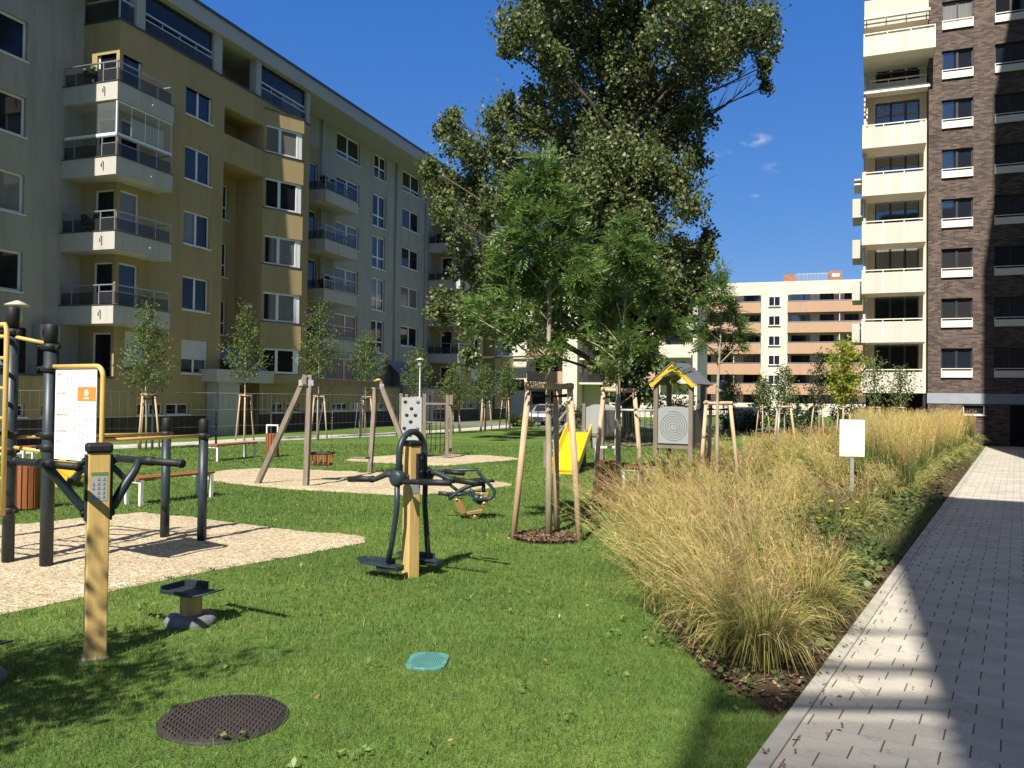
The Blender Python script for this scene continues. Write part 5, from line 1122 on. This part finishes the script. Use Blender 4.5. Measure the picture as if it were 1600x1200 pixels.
def young_tree(loc, h, zb, rad, label, group, mat=lf_young, leaf=.085, nleaf=2400, shape='pyramid', rt=.035, seed=0):
    t = thing('young_tree', label, 'tree', loc, rnd.uniform(0, 6), group); tr_ = MB(); bend = rnd.uniform(-.06,.06)
    tr_.tube([(0,0,-.05),(0,0,zb*.5),(bend,0,zb),(bend*1.4,0,(zb+h)/2),(bend,0,h-.1)], [rt,rt*.9,rt*.75,rt*.4,.006], 8)
    nb = 26; Ps = []
    for i in range(nb):
        u = (i+.5)/nb; z = zb-.1+(h-zb)*u**1.1; prof_ = (1-u)**.75*(.45+.55*min(1, u*4)) if shape == 'pyramid' else math.sin(math.pi*(.12+.85*u))**.8
        r = rad*prof_*rnd.uniform(.65,1.2)+.05; a = i*2.4+rnd.uniform(-.4,.4); e = Vector((math.cos(a)*r+bend, math.sin(a)*r, z+.35*r+.12)); s0 = Vector((bend, 0, max(zb-.15, z-.15)))
        tr_.tube([s0, e], [.012,.004], 4); n = int(nleaf/nb*(.35+1.1*prof_)); uu = rng.random((n,1))**.6
        P = np.array(s0)*(1-uu)+np.array(e)*uu+rng.normal(size=(n,3))*np.array([.11,.11,.13])*(.6+.5*rad); Ps.append(P)
    V, Q = leaf_quads(np.concatenate(Ps), leaf, leaf*.6, None, -.2); raw_mesh('crown', V, Q, 4, mat, t); tr_.build('trunk', bark_y, t); return t
def tripod(loc, h, rb, rtop, label, ang=0., d=.045, three=True, dark=False):
    t = thing('stake_tripod', label, 'tree stakes', loc, ang, 'wooden tripods holding young trees'); n = 3
    tops = []
    for i in range(n):
        a = R(210)+2*math.pi*i/n; b_ = Vector((math.cos(a)*rb, math.sin(a)*rb, -.1)); tt = Vector((math.cos(a)*rtop, math.sin(a)*rtop, h)); tops.append(tt)
        m = b_.lerp(tt, .5)+Vector((rnd.uniform(-1,1), rnd.uniform(-1,1), 0))*.012
        s = MB(); s.tube([b_, m, tt], [d*1.04, d, d*.95], 10); s.build('stake', rail_m if dark and i == 0 else stake_wood, t)
    for i in range(n):
        a, b_ = tops[i], tops[(i+1) % n]; e = (b_-a).normalized()*.05; z = Vector((0,0,.03+.012*i)); s = MB(); s.tube([a-e+z, b_+e+z], d*.9, 10); s.build('crossbar', stake_wood, t)
    s = MB(); zz = h-.06
    for i, k in enumerate(tops):
        s.tube([k*1.0+Vector((0,0,-.07)), Vector((k.x*.1, k.y*.1, zz-.04)), k+Vector((.01,.02,-.10))], .014, 5)
    s.build('tie', black_rub, t); return t
# big tripods (stake layout measured from the photograph)
tripod((.53, 11.1, 0), 1.98, .52, .32, 'nearest wooden tripod, round the front ash', R(-14), .042)
tripod((1.95, 15.15, 0), 1.98, .52, .32, 'wooden tripod between the yellow slide and the grasses', R(-4), .042)
tripod((4.27, 17.35, 0), 1.76, .5, .30, 'wooden tripod right of the play tower, standing in the grasses', R(6), .04)
tripod((9.55, 29.2, 0), 1.62, .5, .27, 'wooden tripod with one darkened stake behind the tall grasses', R(20), .042, True, True)
fr_ = [(228, 703, 472, 608, 1.0, 'first slim tree from the left along the fence'), (382, 689, 474, 590, 1.05, 'second slim tree from the left along the fence, beside the bay windows'), (497, 685, 474, 590, 1.1, 'third slim fence tree, seen through the swing frame'), (570, 682, 522, 595, 1.15, 'slim fence tree behind the right swing legs'),
       (650, 680, 545, 612, 1.1, 'slim fence tree rising behind the climbing panel'), (708, 677, 572, 632, 1.1, 'slim fence tree just right of the rope net'), (757, 674, 570, 622, 1.1, 'slim fence tree at the yellow corner of the long building'), (791, 672, 566, 618, 1.0, 'last slim fence tree before the parked silver car')]
for i, (px, by, ty, cy, rd_, lab) in enumerate(fr_):
    b = gp(px, by); h = at(px, ty, b.y).z; zb = at(px, cy, b.y).z
    young_tree(b, h, max(1.4, zb), rd_, lab, 'slim staked trees along the fence', lf_young, .10, 2300, 'pyramid')
    tripod(b, 1.78, .42, .24, 'wooden tripod round the '+lab.split(',')[0].replace(' from the left', '').replace(' slim', ''), rnd.uniform(0, 2), .032)
bk_ = [(1192, 588, 632, 42, .8, lf_young, 'small green tree before the narrow cream pier, left one'), (1226, 572, 636, 36, .8, lf_young, 'small green tree in front of the cream pier, right one'), (1280, 548, 632, 38, .6, lf_dark, 'dark narrow tree before the peach balconies'), (1318, 533, 628, 36, .8, lf_lime, 'lime-yellow young tree beside the tower balconies'),
       (1364, 556, 632, 33.5, .62, lf_ash, 'thin young ash before the lowest tower balcony, left one'), (1408, 572, 636, 33.5, .55, lf_ash, 'thin young ash before the lowest tower balcony, right one'), (1140, 588, 630, 44, .8, lf_young, 'small green tree behind the blue road sign')]
for px, ty, cy, Y, rd_, mt, lab in bk_:
    c = at(px, 640, Y); b = Vector((c.x, Y, 0)); h = at(px, ty, Y).z; zb = max(1.3, at(px, cy, Y).z)
    young_tree(b, h, zb, rd_, lab, None, mt, .11 if mt is not lf_lime else .15, 1800 if mt is lf_lime else (650 if mt is lf_ash else 1400), 'round' if mt in (lf_lime, lf_ash) else 'pyramid')
    if px not in (1140, 1226): tripod(b, 1.6, .42, .24, 'wooden tripod round the '+lab, rnd.uniform(0, 2), .032)
young_tree(Vector((-4.5, 2.0, 0)), 4.6, 2.2, 1.35, 'young tree left of the viewer that shades the lawn corner', None, lf_young, .10, 3600, 'round')
# distant background trees and shrubs
def shrub(loc, rx, rz, label, group, n, mat=lf_dark, leaf=.12, trunk_h=0., name='shrub', sig=.16):
    t = thing(name, label, 'shrub' if name == 'shrub' else 'tree', loc, rnd.uniform(0, 6), group); nc = max(6, n//40)
    d = unit(rng.normal(size=(nc,3))); c = d*np.array([rx, rx, rz])*(.55+.45*rng.random((nc,1)))+np.array([0,0,rz*.9+trunk_h]); c[:, 2] = np.maximum(c[:, 2], .06+trunk_h)
    P = np.repeat(c, n//nc, 0)+rng.normal(size=(nc*(n//nc), 3))*sig*rx; P[:, 2] = np.maximum(P[:, 2], .03)
    V, Q = leaf_quads(P, leaf, leaf*.65, None, -.2); raw_mesh('foliage', V, Q, 4, mat, t)
    s = MB(); s.tube([(0,0,-.05),(0,0,max(.3,trunk_h)),(0,0,trunk_h+rz)], [.06,.05,.02], 6)
    for i in range(6): a = i*1.05; s.tube([(0,0,max(.2,trunk_h)), (math.cos(a)*rx*.7, math.sin(a)*rx*.7, trunk_h+rz)], [.03,.01], 4)
    s.build('stems', bark_p, t); return t
shl = [(806,666,54,.7,.5,'low dark shrub by the fence, left of the silver car'),(822,667,54,.6,.4,'low shrub in front of the silver car'),(880,660,52,1.3,.8,'wide dark shrub between the silver car and the slide'),(900,657,52,1.1,.75,'dark shrub behind the slide stairs'),
       (1060,655,50,1.6,1.5,'tall dark shrub seen through the play tower'),(1040,655,52,1.2,1.2,'dark shrub behind the left tower post'),(1150,660,50,1.2,.7,'green shrub below the round road sign'),(1215,662,48,1.3,.8,'green shrub right of the dark blue car'),(1250,662,47,1.3,.75,'green shrub below the round topiary'),(1290,662,46,1.3,.9,'green shrub behind the notice board'),(1325,662,44,1.1,.9,'green shrub at the corner of the brick tower'),(1170,664,50,.9,.5,'low shrub left of the dark blue car')]
for px, py, Y, rx, rz, lab in shl: c = at(px, 650, Y); shrub(Vector((c.x, Y, 0)), rx, rz, lab, 'shrubs beyond the lawn', 700, rnd.choice([lf_dark, lf_dark, lf_young]), .16)
for px, lab in ((1262, 'clipped ball-shaped tree before the cream wall, right one'), (1187, 'clipped ball-shaped tree before the cream wall, left one')): c = at(px, 636, 62); shrub(Vector((c.x, 62, 0)), 1.05, .85, lab, None, 1600, lf_dark, .13, c.z-.85, 'ball_tree', .06)

# --- ornamental grasses
straw = np.array([.66,.51,.215]); straw2 = np.array([.54,.37,.14]); green = np.array([.12,.20,.045]); olive = np.array([.38,.40,.095])
class Ribbons:
    def __init__(s): s.V = []; s.Q = []; s.C = []; s.n = 0
    def add(s, pts, width, cols):
        """pts (N,K,3), width (N,K), cols (N,K,3)"""
        n, k, _ = pts.shape; t = unit(pts[:, -1]-pts[:, 0]+1e-6); sd = unit(np.cross(t, rng.normal(size=(n,3))))[:, None, :]*width[:, :, None]/2
        V = np.stack([pts-sd, pts+sd], 2).reshape(-1, 3); s.C.append(np.repeat(cols.reshape(-1, 3), 2, 0)); i = np.arange(n)[:, None]*(2*k)+np.arange(k-1)[None, :]*2
        s.Q.append(np.stack([i, i+1, i+3, i+2], -1).reshape(-1, 4)+s.n); s.V.append(V); s.n += len(V)
    def build(s, name, mat, parent=None, off=None):
        V = np.concatenate(s.V)
        if off is not None: V = V-np.array(off)
        return raw_mesh(name, V, np.concatenate(s.Q), 4, mat, parent, np.concatenate(s.C))
def grass_clump(rb, c, h, ns, spread, lean=(0,0), nl=120, leafl=.6, tuft=(.10,.30), upright=False, gcol=None, wmul=1., airy=7):
    tint = np.array([1, 1, 1])*rng.uniform(.82, 1.12)*np.array([1, rng.uniform(.88, 1.08), rng.uniform(.8, 1.15)]); dr_ = rng.uniform(.05, .30)
    c = np.array(c); n = ns; ph = rng.uniform(0, 2*np.pi, n); sp = spread*np.sqrt(rng.random(n))*(1 if not upright else .7); d = np.stack([np.cos(ph), np.sin(ph), 0*ph], 1)
    b = c+d*(.10*rng.random((n,1))); hh = h*rng.uniform(.68, 1.08, n); ln = np.array([lean[0], lean[1], 0.])
    tip = b+d*(sp*hh)[:, None]+ln*hh[:, None]+np.array([0,0,1.])*(hh*np.sqrt(np.clip(1-(sp*.8)**2, .25, 1)))[:, None]
    mid = b*.5+tip*.5-d*(sp*hh*.16)[:, None]-ln*hh[:, None]*.12+np.array([0,0,1.])*(hh*rng.uniform(.02,.20,n))[:, None]+rng.normal(size=(n,3))*.03
    br = rng.random(n) < (.07 if not upright else .02); tip[br] = b[br]+d[br]*(hh[br]*.8)[:, None]+np.array([0,0,.25])*hh[br][:, None]
    tip[:, 2] -= hh*dr_*(.5 if upright else 1.)*rng.random(n)**2*.8; tip[:, :2] += rng.normal(size=(n,2))*.05
    K = 6; u = np.linspace(0, 1, K)[None, :, None]; pts = (1-u)**2*b[:, None]+2*u*(1-u)*mid[:, None]+u*u*tip[:, None]
    j = rng.random((n,1,1)); uu = np.broadcast_to(u, (n, K, 1)); base = (green if upright else green*.6+olive*.4)*(1-.25*j); top = olive*(1-j)*.75+straw*(.25+.75*j)
    k_ = np.clip((uu-(.34 if upright else .16))/.55, 0, 1); colr = (base*(1-k_)+top*k_)*tint; w_ = np.broadcast_to(np.linspace(.0036, .0016, K)[None, :], (n, K))*wmul; rb.add(pts, w_, colr)
    # airy flower heads: fine branchlets along the upper part of every stem
    m = airy
    for k in range(m):
        t0 = rng.uniform(tuft[0]+.42, 1., (n,1)); p = (1-t0)**2*b+2*t0*(1-t0)*mid+t0*t0*tip; ax = unit(tip-mid)
        l = rng.uniform(.04, .15, (n,1))*h*(1.15-t0*.5)*(.8 if not upright else .42); dd = unit(ax*(.9 if not upright else 1.6)+rng.normal(size=(n,3))*.55)
        q = p+dd*l; pp = np.stack([p, p*.5+q*.5+np.array([0,0,.006]), q], 1); cc = np.broadcast_to((straw*(1-j[:,0])+np.array([.66,.46,.21])*j[:,0])[:, None, :], (n,3,3))*rng.uniform(.7,1.25,(n,1,1))*tint
        rb.add(pp, np.broadcast_to(np.array([.0016,.0026,.0010])[None, :], (n,3))*wmul, cc)
    n = nl
    if n:
        ph = rng.uniform(0, 2*np.pi, n); d = np.stack([np.cos(ph), np.sin(ph), 0*ph], 1); L_ = leafl*rng.uniform(.5,1.15,n); b = c+d*(.13*rng.random((n,1))); r = rng.uniform(.35,1.,n)
        tip = b+d*(L_*.75*r)[:, None]+np.array([0,0,1.])*(L_*(.85-.75*r))[:, None]; mid = b+d*(L_*.30*r)[:, None]+np.array([0,0,1.])*(L_*.72)[:, None]
        tip[:, 2] = np.maximum(tip[:, 2], .04); u = np.linspace(0, 1, 5)[None, :, None]; pts = (1-u)**2*b[:, None]+2*u*(1-u)*mid[:, None]+u*u*tip[:, None]; j = rng.random((n,1,1))
        gc = green if gcol is None else gcol; cc = (gc*(1-j)+olive*j)*(1-.4*u)+straw*.55*u*.7; cc = np.where(j > .86, straw*.8*np.ones_like(cc), cc)
        rb.add(pts, np.broadcast_to(np.array([.006,.0055,.0045,.003,.001])[None, :], (n,5))*wmul, cc)
grass_m = vcolmat('ornamental_grass_blades', .3, .6, .38)
# the front clumps, each a plant of its own
def left_of_kerb(p): return (Vector((p[0], p[1], 0))-K0).dot(kr)
front = [((1192,1046),1.15,200,.72,(-.42,.18),'large front clump of straw-coloured grass leaning over the lawn, nearest the kerb tip'),((1120,1010),.9,120,.8,(-.3,.05),'low tufted grass clump left of the front one, close to the lawn'),((1110,965),1.1,190,.72,(-.5,.10),'grass clump spilling leftwards over the lawn edge'),((1262,985),.8,130,.6,(-.12,.1),'greener grass clump beside the kerb, behind the front one'),((1065,900),1.1,170,.62,(-.40,.12),'pale airy grass clump beside the lawn, third from the front'),((1180,925),1.15,170,.6,(-.25,.15),'grass clump in the middle of the front group')]
for (px, py), h, ns, spd, lean, lab in front:
    c = gp(px, py); rb = Ribbons(); grass_clump(rb, (0,0,.03), h, ns, spd, lean, 820, .80, airy=7, gcol=np.array([.10,.115,.03])); o = rb.build('ornamental_grass', grass_m); o.location = c; tag(o, lab, 'ornamental grass', 'front clumps of ornamental grass')
# the rest of the bed reads as one mass
rb = Ribbons(); pts = []
bx = np.array(bed); lo, hi = bx.min(0), bx.max(0); tries = 0
fpos = [gp(*f[0]).xy for f in front]
while tries < 9000:
    tries += 1; x, y = rng.uniform(lo[0], hi[0]), rng.uniform(lo[1], hi[1])
    if not inpoly(np.array([[x, y]]), bed)[0]: continue
    kd_ = -left_of_kerb((x, y))
    if y < gp(1200, 905).y and True:
        continue
    if kd_ < (.75 if y < 15 else .5): continue
    if any((Vector((x, y))-f).length < .45 for f in fpos): continue
    rd__ = (.78+.004*y) if not (x/y > .42 and y > 15.5) else (.50+.006*y)
    if any((x-a)**2+(y-b)**2 < rd__**2 for a, b in pts): continue
    if any((x-q.x)**2+(y-q.y)**2 < .16 for q in mulch_ring): continue
    if (x-2.15)**2+(y-16.6)**2 < 1.4**2: continue
    sgp = gp(1331, 770); u_ = min(1, max(0, (Vector((x, y)).dot(sgp.xy)/sgp.xy.length-sgp.xy.length+3.4)/3.4)); q_ = sgp.xy*((sgp.xy.length-3.4*(1-u_))/sgp.xy.length)
    if (Vector((x, y))-q_).length < .62: continue
    pts.append((x, y))
for px, py, h in ((1035,960,1.05),(1010,905,1.1),(1005,858,1.05),(1012,822,1.0),(1120,890,1.15),(1235,905,.9),(1290,930,.7),(1060,850,1.1),(1160,865,1.1),(1215,1005,.75),(1150,1030,.7)):
    c = gp(px, py); grass_clump(rb, (c.x, c.y, .03), h, 95, .62, (rng.uniform(-.6,-.2), rng.uniform(-.05,.2)), 260, .7, wmul=1., airy=7, gcol=np.array([.14,.18,.045]))
for x, y in pts:
    kd_ = -left_of_kerb((x, y)); wm_ = 1+max(0, (y-8))*.085; ns = int(max(45, 120-y*3.0)); reed = x/y > .42 and y > 15.5
    if reed: grass_clump(rb, (x, y, .03), rng.uniform(1.30,1.62)*min(1, .92+.004*y), ns+110, .22, (-.02,.02), 190, .95, upright=True, wmul=wm_, airy=8, gcol=np.array([.075,.135,.03]))
    else: grass_clump(rb, (x, y, .03), rng.uniform(.75,1.3)*(1 if y < 12 else .76), ns, .55, (rng.uniform(-.4,.02), rng.uniform(-.05,.15)), 230, .6, wmul=wm_, airy=6, gcol=np.array([.13,.20,.045]))
o = rb.build('ornamental_grasses', grass_m); tag(o, 'mass of straw-coloured ornamental grasses filling the bed along the path', 'ornamental grass', None, 'stuff')
# low leafy cover plants between grasses and kerb
def cover(poly, n, leaf, zmax, mat, name, label, clump=14, kind='stuff'):
    P = np.array(poly); lo, hi = P.min(0), P.max(0); C = rng.uniform(lo, hi, (n*4, 2)); C = C[inpoly(C, poly)][:n]
    C = np.repeat(C, clump, 0)+rng.normal(size=(len(C)*clump, 2))*.09; C = C[((C-np.array(K0.xy))@np.array(kr.xy)) < -.03]; z = zmax*rng.random(len(C))**1.3+.03; P3 = np.concatenate([C, z[:, None]], 1)
    nrm = unit(rng.normal(size=(len(C),3))*.45+np.array([0,0,1.])); a = unit(np.cross(nrm, rng.normal(size=(len(C),3)))); b = np.cross(nrm, a); l = leaf*rng.uniform(.6,1.2,(len(C),1))
    ang = np.linspace(0, 2*np.pi, 7)[:-1]; V = np.stack([P3+(a*math.cos(t)+b*math.sin(t))*l*(.5 if i % 2 else .42)+nrm*l*(.06 if i % 2 else -.04) for i, t in enumerate(ang)], 1).reshape(-1, 3)
    o = raw_mesh(name, V, np.arange(len(V)).reshape(-1, 6), 6, mat); tag(o, label, 'ground cover', None, kind); return o
cover(G((1250,1030),(1220,960),(1260,900),(1320,870),(1385,872),(1350,940),(1300,1000)), 150, .07, .24, lf_cover, 'ground_cover', 'leafy reddish-green ground cover beside the kerb in front')
cover(G((1330,830),(1350,785),(1440,775),(1490,780),(1445,815),(1395,830),(1340,850)), 60, .085, .26, lf_cover, 'ground_cover', 'big-leaved ground cover beside the kerb further back')
cover(G((1470,800),(1440,780),(1500,720),(1535,697),(1540,703),(1502,768)), 230, .085, .6, lf_cover, 'ground_cover', 'green leafy edge plants along the far kerb')
cover(G((1000,990),(1090,1060),(1165,1110),(1218,1075),(1180,1020),(1060,960)), 60, .04, .06, lf_cover, 'leaf_litter', 'dry leaves and weeds on the mulch under the front grasses', 5)
def chips(polys, n, label):
    P = []
    for poly in polys:
        A = np.array(poly); lo, hi = A.min(0), A.max(0); C = rng.uniform(lo, hi, (n*3, 2)); P.append(C[inpoly(C, poly)][:n])
    P = np.concatenate(P); k = len(P); a = rng.uniform(0, 6.3, k); d = np.stack([np.cos(a), np.sin(a), rng.normal(size=k)*.25], 1); e = np.stack([-np.sin(a), np.cos(a), rng.normal(size=k)*.35], 1)
    l = rng.uniform(.01,.032,(k,1)); w__ = rng.uniform(.005,.013,(k,1)); c = np.concatenate([P, rng.uniform(.03,.05,(k,1))], 1); V = np.stack([c-d*l-e*w__, c+d*l-e*w__*.6, c+d*l*.9+e*w__, c-d*l+e*w__*.8], 1).reshape(-1, 3)
    o = raw_mesh('bark_chips', V, np.arange(4*k).reshape(k, 4), 4, leafmat('bark_chip', (.05,.032,.02), (.13,.085,.05), (.36,.27,.17), 0., .9, .1)); tag(o, label, 'bark mulch', None, 'stuff')
chips([bed_near]+[[(q.x+math.cos(t)*.47, q.y+math.sin(t)*.47) for t in np.linspace(0, 6.283, 20)] for q in mulch_ring[:2]], 2600, 'loose bark chips on the bed edge and round the staked ashes')
cover(G((1180,945),(1205,850),(1300,815),(1350,845),(1325,915),(1250,955)), 100, .045, .55, lf_young, 'leafy_plants', 'green leafy herbs growing between the grass clumps')
# yellow flowers on one leafy plant
c = gp(1285, 885); fl = thing('flowering_plant', 'leafy plant with a few yellow flowers among the grasses', 'plant', c); s = MB(); y_ = MB()
for i in range(14):
    a = rnd.uniform(0, 6.3); r = rnd.uniform(.05,.38); h = rnd.uniform(.4,.75); e = (math.cos(a)*r, math.sin(a)*r, h); s.tube([(0,0,0), (e[0]*.5, e[1]*.5, h*.6), e], [.005,.004,.003], 4)
    if i < 8:
        for k in range(7): t = k*.9; y_.add([e, (e[0]+.022*math.cos(t)+.008, e[1]+.022*math.sin(t), e[2]+.006), (e[0]+.03*math.cos(t+.3), e[1]+.03*math.sin(t+.3), e[2]+.008), (e[0]+.022*math.cos(t+.6), e[1]+.022*math.sin(t+.6), e[2]+.006)], [(0,1,2,3)])
s.build('stems', lf_young, fl); y_.build('flowers', M('yellow_petal', (.80,.50,.02), .6, .1), fl)
P = np.stack([rng.normal(0,.17,420), rng.normal(0,.17,420), rng.uniform(.05,.65,420)], 1); V, Q = leaf_quads(P, .06, .035); raw_mesh('leaves', V, Q, 4, lf_young, fl)

# --- lawn blades
holes_ = [pit1, pit2, pit3, bed]
lid_c = [(gp(350,1124), .325), (gp(298,975), .2), (gp(-47,1068), .2)]
def lawn(n_per, ymin, ymax, h, w_, half):
    lo_x = -ymax*half-1; hi_x = ymax*half+1; N_ = int(n_per*(ymax-ymin)*(hi_x-lo_x)); x = rng.uniform(lo_x, hi_x, N_); y = rng.uniform(ymin, ymax, N_); k = (np.abs(x) < y*half+1)
    P = np.stack([x[k], y[k]], 1)
    # tufted density
    f = np.sin(P[:,0]*7.1+np.sin(P[:,1]*5.3)*2)*np.sin(P[:,1]*6.3+np.sin(P[:,0]*4.1)*2); P = P[rng.random(len(P)) < .72+.28*f]
    keep = np.ones(len(P), bool); dk = (P-np.array(K0.xy))@np.array(kr.xy); keep &= dk < -.012
    strip = inpoly(P, G((1350,800),(1475,793),(1450,830),(1399,893),(1335,862)))
    for hp in holes_: keep &= ~inpoly(P, hp) | strip
    for c, r in lid_c: keep &= ((P-np.array(c.xy))**2).sum(1) > r*r
    vc = gp(668,1035); keep &= ~((np.abs(P[:,0]-vc.x) < .125) & (np.abs(P[:,1]-vc.y) < .165))
    for q in mulch_ring: keep &= ((P-np.array(q.xy))**2).sum(1) > .50**2
    fd = np.array([13.15, 22.6]); fd = fd/np.linalg.norm(fd); nd = np.array([fd[1], -fd[0]]); keep &= ((P-np.array([-11.95,27.6]))@nd > -.35) | (P[:,1] > 45)
    return P[keep], h, w_
def blades(P, h, w_):
    n = len(P); hh = h*rng.uniform(.45, 1.25, (n,1)); ph = rng.uniform(0, 2*np.pi, n); s = np.stack([np.cos(ph), np.sin(ph), 0*ph], 1)*w_*rng.uniform(.6,1.2,(n,1))/2; ln = rng.normal(size=(n,2))*.42
    b = np.concatenate([P, np.where(inpoly(P, bed), .04, -.005)[:, None]], 1); tip = b+np.concatenate([ln*hh, hh], 1); V = np.stack([b-s, b+s, tip], 1).reshape(-1, 3)
    patch = .5+.3*np.sin(P[:,0]*.9+1.3*np.sin(P[:,1]*.7))*np.sin(P[:,1]*1.1+np.sin(P[:,0]*.8)*1.7)+.3*np.sin(P[:,0]*3.1+2*np.sin(P[:,1]*2.3))*np.sin(P[:,1]*2.7+2*np.sin(P[:,0]*1.9)); t = np.clip(patch[:, None]*.75+rng.random((n,1))*.5-.1, 0, 1)
    c1 = np.array([.088,.158,.040]); c2 = np.array([.190,.268,.064]); cc = c1*(1-t)+c2*t; dry = rng.random((n,1)) < np.clip(.04+.45*np.clip(np.sin(P[:,0]*1.7+2*np.sin(P[:,1]*1.3))*np.sin(P[:,1]*1.9+2*np.sin(P[:,0]*1.1))-.62, 0, 1)[:, None], 0, .5); cc = np.where(dry, np.array([.36,.32,.13]), cc)
    C = np.stack([cc*.8, cc*.8, cc*1.15], 1).reshape(-1, 3); return V, C
vs = []; cs = []
for a in ((5200, 3.0, 6.2, .050, .0050, .68), (2400, 6.2, 10., .052, .0075, .68), (1000, 10., 17., .055, .013, .66), (260, 17., 32., .06, .026, .66)):
    P, h, w_ = lawn(*a); V, C = blades(P, h, w_); vs.append(V); cs.append(C)
# edges of lids and pits grow a little longer; clover-like weeds in the sward
V = np.concatenate(vs); o = raw_mesh('lawn_grass', V, np.arange(len(V)).reshape(-1, 3), 3, vcolmat('grass_blades', .35, .5, .42), None, np.concatenate(cs)); tag(o, 'short mown green grass covering the lawn', 'grass', None, 'stuff')
P, _, _ = lawn(1.8, 3.2, 9, 0, 0, .66); P = np.repeat(P, 6, 0)+rng.normal(size=(len(P)*6, 2))*.045; P3 = np.concatenate([P, rng.uniform(.02,.06,(len(P),1))], 1); V, Q = leaf_quads(P3, .05, .028, rng.normal(size=(len(P3),3))*np.array([1,1,.3]), 0); o = raw_mesh('lawn_weeds', V, Q, 4, leafmat('weed_leaf', (.16,.26,.06), (.20,.31,.075), (.28,.38,.11), .4)); tag(o, 'broad-leaved weeds scattered through the lawn', 'weeds', None, 'stuff')
# a few dry leaves on the lawn and along the kerb
P, _, _ = lawn(1.6, 3.2, 14, 0, 0, .66); ya = rng.uniform(2.5, 16, 150); kx = rng.exponential(.22, 150)+.02; Pk_ = np.array(K0.xy)[None]+np.array(kd.xy)[None]*(ya[:, None]-3)+np.array(kr.xy)[None]*kx[:, None]
P3 = np.concatenate([np.concatenate([P, np.full((len(P),1), .045)], 1), np.concatenate([Pk_, np.full((150,1), .032)], 1)]); a_ = rng.normal(size=(len(P3),3))*np.array([1,1,.12])
V, Q = leaf_quads(P3, .038, .022, a_, 0, .15); V[:, 2] = np.clip(V[:, 2], .027, .06); o = raw_mesh('fallen_leaves', V, Q, 4, leafmat('dry_leaf', (.16,.085,.03), (.30,.19,.07), (.46,.36,.16), .1, .7, .2)); tag(o, 'dry fallen leaves on the lawn and along the kerb', 'leaves', None, 'stuff')
